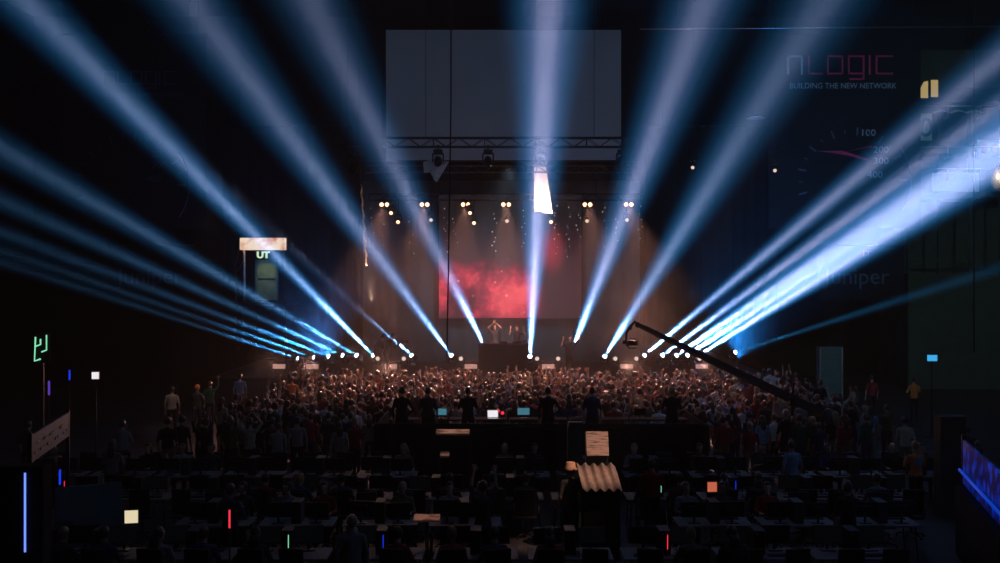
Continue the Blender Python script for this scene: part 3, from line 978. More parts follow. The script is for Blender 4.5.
# ------------------------------------------------------------------ exit portal on the left
def exit_portal():
    Y = 50
    o = empty('exit_portal', (P(264, 0, Y).x, Y, P(0, 302, Y).z))
    tag(o, 'exit portal with a bright warm light box, UT letters and a green door', 'exit sign')
    base = o.location
    def L(px, py, y=Y): return P(px, py, y) - base
    a, c = L(241, 238), L(285.5, 250)
    lb = MB().bbox(((a.x + c.x) / 2, 0, (a.z + c.z) / 2), (c.x - a.x, .5, a.z - c.z), .02).build('light_box', 'light_box', o)
    q = L(264, 255.3)
    text_mesh('lettering', 'UT', .44, 'sign_green_text', o, (q.x, -.2, q.z), .03, sx=1.1, bold=.02)
    a, c = L(257, 262), L(276, 300)
    d = MB()
    d.bbox(((a.x + c.x) / 2, .1, (a.z + c.z) / 2), (c.x - a.x, .06, a.z - c.z), .01)
    dr = d.build('door', 'green_panel', o)
    MB().box(((a.x + c.x) / 2, .06, (a.z + c.z) / 2 + .1), (c.x - a.x - .1, .04, .06)).build('crash_bar', 'black_metal', dr)
    f = MB()
    for x in (a.x - .05, c.x + .05): f.box((x, .08, (a.z + c.z) / 2), (.08, .14, a.z - c.z + .1))
    f.box(((a.x + c.x) / 2, .08, a.z + .05), (c.x - a.x + .18, .14, .1))
    f.build('door_frame', 'teal_panel', o)
    p1, p2 = L(244, 250), L(244.5, 301)
    MB().tube([p1, p2], .055, 8).build('post', 'white_cloth', o)
    p1, p2 = L(284, 250), L(284, 301)
    MB().tube([p1, p2], .03, 8).build('post', 'black_metal', o)
    # receding side frame
    g = MB()
    g.tube([L(241, 239), L(236, 262, 52.8), L(236, 301, 52.8)], .05, 6)
    g.tube([L(243, 262), L(236, 274, 52.8)], .03, 6)
    g.build('side_frame', 'alu', o)
    MB().box((0, 1.2, -.1), (2.4, 3.2, .16)).build('landing', 'black_metal', o)
    for x in (-1.0, 1.1):
        for y in (-.2, 2.6): MB().tube([(x, y, -.1), (x, y, STAGE - base.z)], .06, 8).build('support_leg', 'black_metal', o)
    light('portal_light', 'SPOT', P(264, 253, Y - .9), 26, (.85, 1, .55), P(266, 285, Y), spot_size=R(85), spot_blend=1)
exit_portal()

# ------------------------------------------------------------------ floor blinders and small cans along the stage front
def floor_panel():
    o = empty('floor_lamp_panel')
    b = MB()
    b.prism([(-.2, 0), (.2, 0), (.12, .34), (-.14, .34)], .62, (0, 0, 0), Matrix.Rotation(PI / 2, 3, 'Z'))
    b.build('housing', 'black_metal', o)
    rot = Matrix.Rotation(R(-14), 3, 'X')
    MB().bbox((0, -.185, .18), (.54, .02, .20), .005, rot).build('lens', 'panel_glow', o)
    return o
mat('panel_glow', (.1, .1, .1), .4, emit=(1, .52, .42), strength=.42)
fp = Kind(floor_panel)
def small_can():
    o = empty('small_floor_can')
    rot = Matrix.Rotation(R(80), 3, 'X')
    MB().lathe([(.09, -.16), (.12, -.12), (.125, .12), (.105, .125)], (0, 0, .3), rot, 12).build('housing', 'black_metal', o)
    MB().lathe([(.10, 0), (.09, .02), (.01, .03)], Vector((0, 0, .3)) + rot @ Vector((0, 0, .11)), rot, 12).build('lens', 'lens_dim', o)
    b = MB().tube([(-.15, 0, .3), (-.15, 0, .03), (.15, 0, .03), (.15, 0, .3)], .014, 6)
    b.box((0, 0, .015), (.3, .2, .03))
    b.build('bracket', 'black_metal', o)
    return o
sk = Kind(small_can)
names = {280: 'far left of the stage', 313: 'left part of the stage', 391: 'at the feet of the cameraman', 471: 'left of the DJ booth', 548: 'right of the DJ booth', 626: 'below the crane camera', 701: 'under the crane arm'}
for px, lab in names.items():
    o = fp.get(); a = P(px, 366, 44.2); a.z = STAGE + .28 if px > 0 else STAGE
    o.location = a
    light('panel_light', 'SPOT', a + Vector((0, -.26, .2)), PANEL_POWER, (1, .46, .34), a + Vector((0, -8, .1)), spot_size=R(76), spot_blend=.8, shadow_soft_size=.1)
    tag(o, 'low dim pink lamp panel on the stage front, ' + lab, 'stage light', 'lamp panels along the stage front')
    MB().box((0, 0, -.14), (.5, .3, .28)).build('riser', 'black_metal', o) if o is fp.first else None
for o in [q for q in COL.objects if q.name.startswith('floor_lamp_panel')]:
    if not any(c.name.startswith('riser') for c in o.children):
        MB().box((0, 0, -.14), (.5, .3, .28)).build('riser', 'black_metal', o)
cans = [(378, 'left of the cameraman'), (404, 'right of the cameraman'), (461, 'left of the DJ booth'), (537, 'at the right foot of the DJ booth'), (558, 'left of the person with raised arms'), (615, 'left below the crane camera'), (636, 'right below the crane camera'), (699, 'right under the crane arm')]
for px, lab in cans:
    o = sk.get(); o.location = (P(px, 0, 44.4).x, 44.4, STAGE + .46)
    tag(o, 'small round floor lamp on a black block, ' + lab, 'stage light', 'small round lamps along the stage front')
    MB().box((0, 0, -.23), (.3, .25, .46)).build('block', 'black_metal', o)

# ------------------------------------------------------------------ DJ booth
def dj_booth():
    Y = 45.9
    x0, x1 = P(478, 0, Y).x, P(528.5, 0, Y).x
    zt = P(0, 343.5, Y).z
    cx = (x0 + x1) / 2
    o = empty('dj_booth', (cx, Y, STAGE))
    tag(o, 'black box-shaped DJ booth in the middle of the stage', 'DJ booth')
    h = zt - STAGE
    MB().bbox((0, 0, h / 2 - .03), (x1 - x0 - .06, .8, h - .06), .01).build('front_panel', 'drape', o)
    MB().bbox((0, 0, h - .03), (x1 - x0, .95, .06), .012).build('table_top', 'stage_ply', o)
    # decks and mixer are things that rest on it
    def gear(name, x, w, label, pale=False):
        g = empty(name, (cx + x, Y - .05, zt))
        MB().bbox((0, 0, .05), (w, .42, .09), .012).build('body', 'alu' if pale else 'dark_plastic', g)
        if name == 'turntable':
            MB().lathe([(.14, .095), (.14, .11), (.02, .115)], n=20).build('platter', 'black_plastic', g)
            MB().tube([(w / 2 - .06, .1, .13), (w / 2 - .07, -.05, .13), (w / 2 - .12, -.1, .12)], .008, 6).build('tone_arm', 'alu', g)
        else:
            b = MB()
            for i in range(4):
                for j in range(3): b.lathe([(.012, .095), (.01, .12)], (-w / 2 + .06 + i * (w - .12) / 3, .12 - j * .1, 0), n=8)
            b.build('knobs', 'alu', g)
        tag(g, label, 'music player' if name != 'dj_mixer' else 'mixer')
    gear('turntable', -.62, .40, 'pale deck on the left end of the DJ booth', True)
    gear('dj_mixer', 0, .34, 'dark mixer on the middle of the DJ booth')
    gear('turntable', .62, .40, 'dark deck on the right end of the DJ booth')
    l = empty('laptop', (cx + .93, Y, zt))
    MB().bbox((0, 0, .01), (.30, .2, .018), .004).build('keyboard_half', 'alu', l)
    MB().bbox((0, -.12, .11), (.30, .012, .2), .004, Matrix.Rotation(R(15), 3, 'X')).build('lid', 'alu', l)
    tag(l, 'small silver laptop at the right corner of the DJ booth', 'laptop')
    r = MB().box((0, 0, .2), (3.2, 1.4, .4)).build('dj_riser', 'stage_ply', None, (cx, Y + 1.15, STAGE))
    tag(r, 'low black riser behind the DJ booth that carries both DJs', 'riser')
dj_booth()
light('dj_fill_light', 'SPOT', (.2, 41.8, 7.5), 3600, (1, .45, .38), (.2, 47, 3.2), spot_size=R(20), spot_blend=1, shadow_soft_size=.2)  # added spot with no fixture, brightens both DJs

light('performer_fill_light', 'SPOT', (3.2, 39.5, 7.5), 1300, (1, .45, .38), (3.1, 43.8, 3.1), spot_size=R(14), spot_blend=1, shadow_soft_size=.2)  # added spot with no fixture, reddens the person on the stage edge

light('side_fill_light', 'SPOT', (-9.5, 33, 9), 420, (1, .62, .42), (-11.2, 37.2, 1.6), spot_size=R(26), spot_blend=1, shadow_soft_size=.2)  # added spot, no lamp hangs there; brightens the people left of the crowd
# ------------------------------------------------------------------ people
for nme, c in (('skin_light', (.52, .31, .22)), ('skin_tan', (.42, .24, .16)), ('skin_dark', (.20, .11, .07))):
    mat(nme, c, .6, noise=(9, .08))
for nme, c in (('hair_brown', (.05, .028, .016)), ('hair_blond', (.35, .22, .10)), ('hair_black', (.012, .01, .01)), ('hair_auburn', (.14, .045, .02))):
    mat(nme, c, .38, noise=(60, .4), spec=.6)
CLOTHS = {'black': (.015, .015, .017), 'charcoal': (.05, .05, .055), 'grey': (.22, .22, .23), 'white': (.68, .67, .66), 'dark red': (.28, .03, .03), 'navy blue': (.02, .035, .10), 'olive': (.10, .11, .05), 'light blue': (.22, .34, .48), 'orange': (.75, .24, .07), 'dark green': (.02, .09, .05), 'beige': (.48, .40, .30)}
for k, c in CLOTHS.items():
    mat('shirt_' + k.replace(' ', '_'), c, .9, noise=(14, .18))
mat('jeans', (.035, .05, .10), .9, noise=(20, .2))
mat('trousers_black', (.014, .014, .016), .9, noise=(20, .2))
mat('trousers_khaki', (.20, .16, .10), .9, noise=(20, .2))
mat('shoe', (.03, .03, .03), .7, noise=(20, .2))

def V(*a): return Vector(a)
ARMS = {  # elbow, wrist, hand direction; for the right side (x > 0)
    'down': (V(.25, -.03, 1.13), V(.245, .06, .88), V(0, .1, -1)),
    'up': (V(.25, .05, 1.66), V(.21, .10, 1.91), V(-.05, .1, 1)),
    'wide': (V(.37, .04, 1.58), V(.42, .10, 1.84), V(.1, .1, 1)),
    'over': (V(.31, .08, 1.62), V(.07, .12, 1.83), V(-.25, .1, 1)),
    'phone': (V(.27, .20, 1.36), V(.17, .36, 1.60), V(-.1, .2, 1)),
    'chest': (V(.26, .06, 1.17), V(.10, .30, 1.26), V(-.7, .5, .4)),
    'fist': (V(.29, .10, 1.56), V(.25, .22, 1.80), V(0, .1, 1)),
    'head': (V(.33, .02, 1.60), V(.10, -.01, 1.80), V(-.8, 0, .4)),
    'ears': (V(.38, .06, 1.34), V(.32, .12, 1.60), V(-.1, .1, 1)),
    'type': (V(.25, .08, 1.17), V(.17, .34, 1.19), V(-.1, 1, -.1)),
    'cam': (V(.27, .12, 1.22), V(.12, .34, 1.42), V(-.6, .6, .3)),
    'hip': (V(.34, -.06, 1.16), V(.19, .05, 1.0), V(-.7, .3, -.5)),
}
def capsule(b, a, c, ra, rc, n=10, flat=1):
    a, c = Vector(a), Vector(c)
    b.tube([a, c], [ra, rc], n, flat=flat)
    b.ell(a, (ra, ra, ra), n, 6); b.ell(c, (rc, rc, rc), n, 6)

def finger_mesh(b, wrist, d, side, curl, seg=4):
    "palm is part of the body; five fingers of unequal length and a side thumb"
    d = d.normalized()
    across = d.cross(V(0, 1, 0))
    if across.length < .3: across = d.cross(V(0, 0, 1))
    across.normalize()
    if across.x * side < 0: across = -across
    pn = d.cross(across).normalized()
    if pn.y < 0: pn = -pn
    root = wrist + d * .095
    for i, ln in enumerate((.062, .074, .079, .070)):
        s = (-1.5 + i) * .021
        p0 = root + across * s - d * .012
        p1 = p0 + d * ln * .5 + across * s * .15 + pn * curl * .25 * ln
        p2 = p1 + (d * (1 - curl) + pn * curl).normalized() * ln * .5
        b.tube([p0, p1, p2], [.0098, .0088, .0068], seg, 0)
    p0 = wrist + d * .035 - across * .03
    p1 = p0 - across * .028 + d * .03
    p2 = p1 + d * .03 - across * .006 + pn * .01
    b.tube([p0, p1, p2], [.012, .0105, .008], seg, 0)

def person_mesh(name, arm_r, arm_l, sleeves='short', sit=False, voxel=.02, ratio=.3, lean=0.0, yaw=0.0, bulk=1.0, fingers=True, stride=.0):
    b = MB(); caps = []   # caps: a, c, radius, material
    dz = -.385 if sit else 0
    def T(v):
        v = Vector(v)
        if lean and v.z > .9:
            q = v - V(0, 0, .95); q.rotate(Euler((-lean, 0, 0))); v = q + V(0, 0, .95)
        return v + V(0, 0, dz)
    tors = [(.86, .155, .105, .0), (.93, .172, .118, 0), (1.02, .158, .110, 0), (1.12, .146, .100, .0), (1.24, .162, .112, .005), (1.34, .178, .115, .0), (1.41, .172, .100, -.01), (1.455, .115, .078, -.012), (1.49, .064, .062, -.005)]
    n = 18; vs = []; fs = []
    for z, rx, ry, yo in tors:
        for k in range(n):
            t = 2 * PI * k / n
            vs.append(T((rx * bulk * math.cos(t), yo + ry * bulk * math.sin(t), z)))
    for i in range(len(tors) - 1):
        for k in range(n):
            a, c = i * n + k, i * n + (k + 1) % n
            fs.append((a, c, c + n, a + n))
    fs.append(tuple(range(n - 1, -1, -1))); fs.append(tuple(range((len(tors) - 1) * n, len(tors) * n)))
    b.add(vs, fs)
    caps += [(T((-.08, 0, 1.0)), T((.08, 0, 1.0)), .12, 1), (T((-.08, 0, 1.34)), T((.08, 0, 1.34)), .12, 1), (T((0, 0, 1.0)), T((0, 0, 1.40)), .13, 1)]
    # neck, head
    capsule(b, T((0, -.005, 1.44)), T((0, .012, 1.57)), .060, .055)
    hr = Matrix.Rotation(-yaw, 3, 'Z') @ Matrix.Rotation(-lean * .6, 3, 'X')
    hc = T((0, .02, 1.655))
    def Hd(v): return hc + hr @ Vector(v)
    b.ell(hc, (.077, .098, .112), 14, 12, hr)
    b.ell(Hd((0, .028, -.058)), (.056, .066, .062), 12, 8, hr)          # jaw
    b.ell(Hd((0, .088, -.102)), (.022, .016, .018), 8, 6, hr)           # chin
    b.tube([Hd((0, .085, .018)), Hd((0, .114, -.030)), Hd((0, .094, -.040))], [.010, .016, .012], 6)  # nose
    b.ell(Hd((0, .092, -.066)), (.026, .010, .009), 8, 6, hr)           # lips
    b.tube([Hd((-.05, .085, .024)), Hd((0, .096, .028)), Hd((.05, .085, .024))], .010, 6)  # brow
    for s in (-1, 1): b.ell(Hd((s * .080, -.004, -.012)), (.012, .022, .032), 8, 6, hr)
    caps += [(T((0, 0, 1.50)), T((0, .01, 1.56)), .056, 0), (hc, Hd((0, .02, -.05)), .10, 0)]
    hands = []
    for s, pose in ((1, arm_r), (-1, arm_l)):
        e, w, hd = [Vector((q.x * s, q.y, q.z)) for q in ARMS[pose]]
        sh = T((s * .178 * (bulk * .5 + .5), -.005, 1.405)); e = T(e); w = T(w)
        capsule(b, sh, e, .054 * bulk, .042); capsule(b, e, w, .041, .028)
        b.ell(T((s * .10, -.01, 1.42)), (.11, .075, .055), 10, 6)
        hd = hd.normalized()
        q = hd.to_track_quat('Z', 'Y').to_matrix()
        b.ell(w + hd * .055, (.043, .020, .055), 10, 8, q)
        sm = 1
        caps += [(sh, sh + (e - sh) * .85, .05, 1), (e, w, .036, 1 if sleeves == 'long' else 0), (w, w + hd * .12, .035, 0)]
        hands.append((w, hd, s))
    # legs
    for s in (-1, 1):
        hp = V(s * .095, 0, .88 + dz)
        if sit: kn, an = V(s * .13, .43, .50), V(s * .13, .40, .10)
        else:
            st = stride * s
            kn, an = V(s * .11, .02 + st * .5, .49), V(s * .12, -.02 + st, .09)
        capsule(b, hp, kn, .092 * bulk, .062); capsule(b, kn, an, .060, .042)
        b.ell(an + V(0, .06, -.045), (.046, .125, .045), 12, 8)
        b.ell(an + V(0, -.02, -.04), (.042, .05, .05), 10, 6)
        caps += [(hp, kn, .08, 2), (kn, an + V(0, 0, .05), .05, 2), (an + V(0, -.02, -.04), an + V(0, .13, -.05), .045, 3)]
    tmp = b.build('tmp', 'skin_light')
    rm = tmp.modifiers.new('r', 'REMESH'); rm.mode = 'VOXEL'; rm.voxel_size = voxel; rm.use_smooth_shade = True
    sm_ = tmp.modifiers.new('s', 'SMOOTH'); sm_.factor = .5; sm_.iterations = 2
    if ratio < 1:
        dm = tmp.modifiers.new('d', 'DECIMATE'); dm.ratio = ratio
    dg = bpy.context.evaluated_depsgraph_get()
    me = bpy.data.meshes.new_from_object(tmp.evaluated_get(dg))
    old = tmp.data
    bpy.data.objects.remove(tmp); bpy.data.meshes.remove(old)
    vs = [tuple(v.co) for v in me.vertices]
    fs = [tuple(p.vertices) for p in me.polygons]
    C = np.array([p.center[:] for p in me.polygons])
    best = np.full(len(C), 1e9); mi = np.zeros(len(C), int)
    for a, c, r, m in caps:
        a = np.array(a); c = np.array(c); d = c - a
        t = np.clip(((C - a) @ d) / max(d @ d, 1e-9), 0, 1)
        dist = np.linalg.norm(C - (a + t[:, None] * d), axis=1) - r
        k = dist < best
        best[k] = dist[k]; mi[k] = m
    hip = (C[:, 2] < .97 + dz) & (mi == 1) & (np.abs(C[:, 0]) < .2)
    if not sit or True: mi[hip] = 2
    bpy.data.meshes.remove(me)
    o = MB(); o.v = vs; o.f = [list(f) for f in fs]; o.m = [int(k) for k in mi]; o.sm = [True] * len(fs)
    if fingers:
        for w, hd, s in hands:
            finger_mesh(o, w, hd, s, .75 if (arm_r in ('fist', 'phone', 'cam') and s > 0) else .25)
    for s in (-1, 1): o.ell(Hd((s * .030, .083, .006)), (.011, .008, .008), 6, 4, hr, 4)
    return o.mesh(name, ['skin_light', 'shirt_black', 'jeans', 'shoe', 'eye']), (hc, hr, T)

def hair_mesh(name, info, style='short'):
    hc, hr, T = info
    b = MB()
    def keep(p):
        q = hr.inverted() @ (p - (hc + hr @ V(0, -.010, .012)))
        return not (q.y > .045 and q.z < .055) and q.z > (-.075 if style != 'long' else -.09)
    b.ell(hc + hr @ V(0, -.010, .012), (.088, .108, .120), 16, 14, hr, keep=keep if style != 'bucket' else keep)
    if style == 'long':
        b.tube([hc + hr @ V(0, -.07, .02), hc + hr @ V(0, -.10, -.10), hc + hr @ V(0, -.115, -.26), hc + hr @ V(0, -.11, -.33)], [.075, .095, .085, .04], 10, flat=.45)
    if style == 'tail':
        b.tube([hc + hr @ V(0, -.10, .06), hc + hr @ V(0, -.15, .0), hc + hr @ V(0, -.14, -.14), hc + hr @ V(0, -.12, -.20)], [.03, .035, .028, .01], 8)
    return b.mesh(name, ['hair_brown'])
def cap_mesh(name, info):
    hc, hr, T = info
    b = MB()
    b.ell(hc + hr @ V(0, -.004, .03), (.094, .114, .110), 16, 12, hr, keep=lambda p: (hr.inverted() @ (p - hc)).z > .03)
    b.prism([(-.07, 0), (.07, 0), (.06, .09), (.03, .115), (-.03, .115), (-.06, .09)], .008, hc + hr @ V(0, .09, .04), hr @ Matrix.Rotation(R(-90), 3, 'X') @ Matrix.Rotation(PI, 3, 'Z') @ Matrix.Rotation(PI, 3, 'Z') @ Matrix.Scale(-1, 3, V(0, 0, 1)))
    return b.mesh(name, ['shirt_black'])

POSES = {
    'standing with arms at the sides': dict(arm_r='down', arm_l='down'),
    'with both arms raised straight up': dict(arm_r='up', arm_l='up'),
    'with both arms spread high': dict(arm_r='wide', arm_l='wide'),
    'clapping overhead': dict(arm_r='over', arm_l='over'),
    'with one fist raised': dict(arm_r='fist', arm_l='down', sleeves='long'),
    'holding both hands before the chest': dict(arm_r='chest', arm_l='chest', sleeves='long'),
    'raising one hand as if filming': dict(arm_r='phone', arm_l='down', yaw=.3),
    'with a hand on the hip, head turned': dict(arm_r='hip', arm_l='down', yaw=-.6, sleeves='long'),
    'leaning forward with arms down': dict(arm_r='down', arm_l='chest', lean=.14, bulk=1.12, sleeves='long'),
}
PM = {}
for i, (k, kw) in enumerate(POSES.items()):
    me, info = person_mesh('person_body', **kw)
    PM[k] = (me, info, {s: hair_mesh('person_hair', info, s) for s in ('short', 'long', 'tail')})
HAIR_WORD = {'short': 'short', 'long': 'long', 'tail': 'tied-back'}

def set_slots(o, mats):
    for i, m in enumerate(mats):
        if i < len(o.material_slots):
            o.material_slots[i].link = 'OBJECT'
            o.material_slots[i].material = M[m]
def person(pose, loc, rz, shirt='black', hair='brown', style='short', skin='skin_light', legs='jeans', scale=1.0, label=None, group=None, mesh=None):
    me, info, hs = mesh or PM[pose]
    o = bpy.data.objects.new('person', me); COL.objects.link(o)
    o.location = loc; o.rotation_euler = (0, 0, rz); o.scale = (scale,) * 3
    set_slots(o, [skin, 'shirt_' + shirt.replace(' ', '_'), legs, 'shoe', 'eye'])
    if style in hs:
        h = bpy.data.objects.new('hair', hs[style]); COL.objects.link(h)
        h.parent = o
        set_slots(h, ['hair_' + hair])
    tag(o, label, 'person', group)
    return o

# ----- the crowd
def pix(x, y, z=1.7): return 500 + x / y * F, 281.5 + (H - z) / y * F
BOOTH_X = (-3.5, 5.7)
spots = []
KEEP = [((px - 500) * yy / F, yy) for px, yy in ((172, 36.5), (210, 38.5), (197, 37.0), (292, 40.2), (240, 41.5), (796, 42.0), (872, 41.0), (914, 40.0))] + [(10.4, 30.05)]
row = 0
y = 27.6
while y < 43.0:
    t = (y - 27.6) / 15.4
    xa = -9.2 + 1.0 * t
    xb = 12.0 + .6 * t
    x = xa + (.3 if row % 2 else 0)
    while x < xb:
        yy = y + rnd.uniform(-.17, .17); xx = x + rnd.uniform(-.16, .16)
        ok = not (BOOTH_X[0] - .3 < xx < BOOTH_X[1] + .3 and yy < 30.8)
        if (xx - 8.8) ** 2 + (yy - 31.2) ** 2 < 2.0: ok = False          # room for the crane base
        for qx, qy in KEEP:
            if (xx - qx) ** 2 + (yy - qy) ** 2 < .3: ok = False
        edge = min(1, (xb - xx) / 3.5, (xx - xa) / 1.5)
        dens = .93 if yy > 31 else .72
        if xx > 6.5: dens *= .82
        if rnd.random() > dens * (.45 + .55 * edge): ok = False
        if ok and all((xx - a) ** 2 + (yy - b_) ** 2 > .22 for a, b_ in spots[-90:]): spots.append((xx, yy))
        x += .60
    y += .60
    row += 1
spots.sort(key=lambda p: p[1])
N_SINGLE = 240
pose_w = [('standing with arms at the sides', 46), ('with both arms raised straight up', 6), ('with both arms spread high', 4), ('clapping overhead', 4), ('with one fist raised', 7), ('holding both hands before the chest', 10), ('raising one hand as if filming', 7), ('with a hand on the hip, head turned', 8), ('leaning forward with arms down', 8)]
def pick_pose(y):
    w = [(k, v * (2.6 if y > 38.5 and i in (1, 2, 3, 4, 6) else (.5 if y < 34 and i in (1, 2, 3) else 1))) for i, (k, v) in enumerate(pose_w)]
    return rnd.choices([k for k, _ in w], [v for _, v in w])[0]
CW = {'black': 30, 'charcoal': 16, 'grey': 10, 'white': 6, 'dark red': 8, 'navy blue': 12, 'olive': 5, 'light blue': 4, 'dark green': 5, 'beige': 4}
def region(x, y):
    px = pix(x, y)[0]
    for lim, c in ((330, 'left crowd end'), (400, 'left of black booth'), (470, 'behind booth left third'), (540, 'in line with DJ booth'), (610, 'beyond the wooden stall'),
                   (700, 'under crane camera'), (780, 'below crane arm'), (850, 'right of crane base'), (2000, 'right crowd end')):
        if px < lim: break
    return c
seen = set()
SHORT = {'standing with arms at the sides': 'arms down', 'with both arms raised straight up': 'arms straight up', 'with both arms spread high': 'arms spread high', 'clapping overhead': 'clapping overhead', 'with one fist raised': 'one fist up', 'holding both hands before the chest': 'hands at chest', 'raising one hand as if filming': 'one hand up', 'with a hand on the hip, head turned': 'hand on hip', 'leaning forward with arms down': 'leaning forward'}
for i, (x, y) in enumerate(spots[:N_SINGLE]):
    pose = pick_pose(y)
    for tr in range(40):
        shirt = rnd.choices(list(CW), list(CW.values()))[0]
        hair = rnd.choice(['brown', 'brown', 'blond', 'black', 'auburn'])
        style = rnd.choices(['short', 'long', 'tail'], [7, 2, 1])[0]
        lab = f'person in {shirt} top, {style if style != "tail" else "tied"} {hair} hair, {SHORT[pose]}, {region(x, y)}'
        if lab not in seen: break
        if tr > 12: pose = pick_pose(y)
    seen.add(lab)
    person(pose, (x, y, 0), rnd.gauss(0, .25) - math.atan2(x, 44 - y + 8) * -.6, shirt, hair, style, rnd.choices(['skin_light', 'skin_tan', 'skin_dark'], [8, 3, 1])[0], rnd.choice(['jeans', 'trousers_black', 'trousers_black', 'trousers_khaki']), rnd.gauss(1.0, .045), lab, 'people in the nearer crowd')

# the far rows, too many to count: one object
def far_crowd():
    src = []
    for k, kw in POSES.items():
        me, info = person_mesh('far', voxel=.03, ratio=.22, fingers=True, **{a: c for a, c in kw.items()})
        hm = hair_mesh('farhair', info, 'short')
        v = np.array([p.co[:] for p in me.vertices] + [p.co[:] for p in hm.vertices])
        n0 = len(me.vertices)
        f = [list(p.vertices) for p in me.polygons] + [[i + n0 for i in p.vertices] for p in hm.polygons]
        mi = [p.material_index for p in me.polygons] + [5] * len(hm.polygons)
        src.append((k, v, f, np.array(mi)))
        bpy.data.meshes.remove(me); bpy.data.meshes.remove(hm)
    mats = ['skin_light', 'skin_tan'] + ['shirt_' + c.replace(' ', '_') for c in CW] + ['jeans', 'trousers_black', 'shoe', 'eye', 'hair_brown', 'hair_blond', 'hair_black']
    ix = {m: i for i, m in enumerate(mats)}
    keys = [s[0] for s in src]
    VV, FF, MM = [], [], []
    base = 0
    for x, y in spots[N_SINGLE:]:
        k, v, f, mi = src[keys.index(pick_pose(y))]
        sh = ix['shirt_' + rnd.choices(list(CW), list(CW.values()))[0].replace(' ', '_')]
        lut = np.array([ix[rnd.choice(['skin_light', 'skin_light', 'skin_tan'])], sh, ix[rnd.choice(['jeans', 'trousers_black'])], ix['shoe'], ix['eye'], ix[rnd.choice(['hair_brown', 'hair_blond', 'hair_black', 'hair_brown'])]])
        a = rnd.gauss(0, .3); s = rnd.gauss(1.0, .045)
        c_, s_ = math.cos(a) * s, math.sin(a) * s
        w = np.empty_like(v)
        w[:, 0] = v[:, 0] * c_ - v[:, 1] * s_ + x; w[:, 1] = v[:, 0] * s_ + v[:, 1] * c_ + y; w[:, 2] = v[:, 2] * s
        VV.append(w); FF += [[i + base for i in q] for q in f]; MM.append(lut[mi])
        base += len(v)
    me = bpy.data.meshes.new('crowd')
    me.from_pydata(np.concatenate(VV).tolist(), [], FF)
    for m in mats: me.materials.append(M[m])
    me.polygons.foreach_set('material_index', np.concatenate(MM).astype(np.int32))
    me.polygons.foreach_set('use_smooth', [True] * len(FF))
    o = bpy.data.objects.new('crowd', me); COL.objects.link(o)
    tag(o, 'dense far rows of the crowd lit warm by the stage, arms raised', 'crowd', kind='stuff')
far_crowd()
print('crowd', len(spots))

# ------------------------------------------------------------------ people on the stage
def special(name_pose, **kw):
    me, info = person_mesh('person_body', voxel=.016, ratio=.6, **kw)
    return (me, info, {s: hair_mesh('person_hair', info, s) for s in ('short', 'long', 'tail')})
a = P(494.5, 325, 47.0)
person('', (a.x, 47.0, STAGE + .4), PI, 'charcoal', 'brown', 'short', 'skin_light', 'trousers_khaki', 1.0, 'DJ on the left of the booth, charcoal top, hands clasped above the head', mesh=special('', arm_r='over', arm_l='over'))
a = P(517, 325, 47.1)
person('', (a.x, 47.1, STAGE + .4), PI, 'black', 'brown', 'short', 'skin_light', 'trousers_black', .97, 'DJ on the right of the booth, black shirt, hands raised beside the ears', mesh=special('', arm_r='ears', arm_l='ears'))
a = P(570, 340, 43.85)
person('', (a.x, 43.85, STAGE), PI + .1, 'black', 'brown', 'short', 'skin_light', 'trousers_black', 1.03, 'person in black shirt on the stage edge facing the crowd with both hands raised', mesh=special('', arm_r='ears', arm_l='wide', bulk=1.28))
cm = special('', arm_r='cam', arm_l='cam', sleeves='long', lean=.3, bulk=1.5)
a = P(387, 345, 44.1)
op = person('', (a.x, 44.1, STAGE), -1.35, 'black', 'black', 'short', 'skin_light', 'trousers_black', 1.1, 'person in black on the stage, leaning forward and filming with a video camera', mesh=cm)
a = P(378, 345, 44.6)
person('', (a.x, 44.6, STAGE), -1.0, 'black', 'black', 'short', 'skin_light', 'trousers_black', 1.08, 'person in black crouched close behind the person filming on the stage', mesh=special('', arm_r='chest', arm_l='hip', sleeves='long', lean=.35, bulk=1.5))
def video_camera(loc, rz, label):
    o = empty('video_camera', loc, rz)
    MB().bbox((0, 0, 0), (.14, .34, .18), .02).build('body', 'black_plastic', o)
    rot = Matrix.Rotation(-PI / 2, 3, 'X')
    MB().lathe([(.06, .16), (.065, .20), (.05, .22), (.055, .34), (.075, .36), (.07, .40), (.05, .40)], (0, 0, .01), rot, 14).build('lens', 'glass_dark', o)
    MB().tube([(0, -.12, .09), (0, -.10, .17), (0, .10, .17), (0, .14, .09)], .014, 6).build('handle', 'black_plastic', o)
    MB().bbox((-.10, -.12, .05), (.06, .10, .06), .01).build('viewfinder', 'black_plastic', o)
    tag(o, label, 'camera')
    return o
wz = op.matrix_basis @ Vector((0, .50, 1.38))
video_camera(wz, -1.35, 'black video camera held by the person in black on the stage')

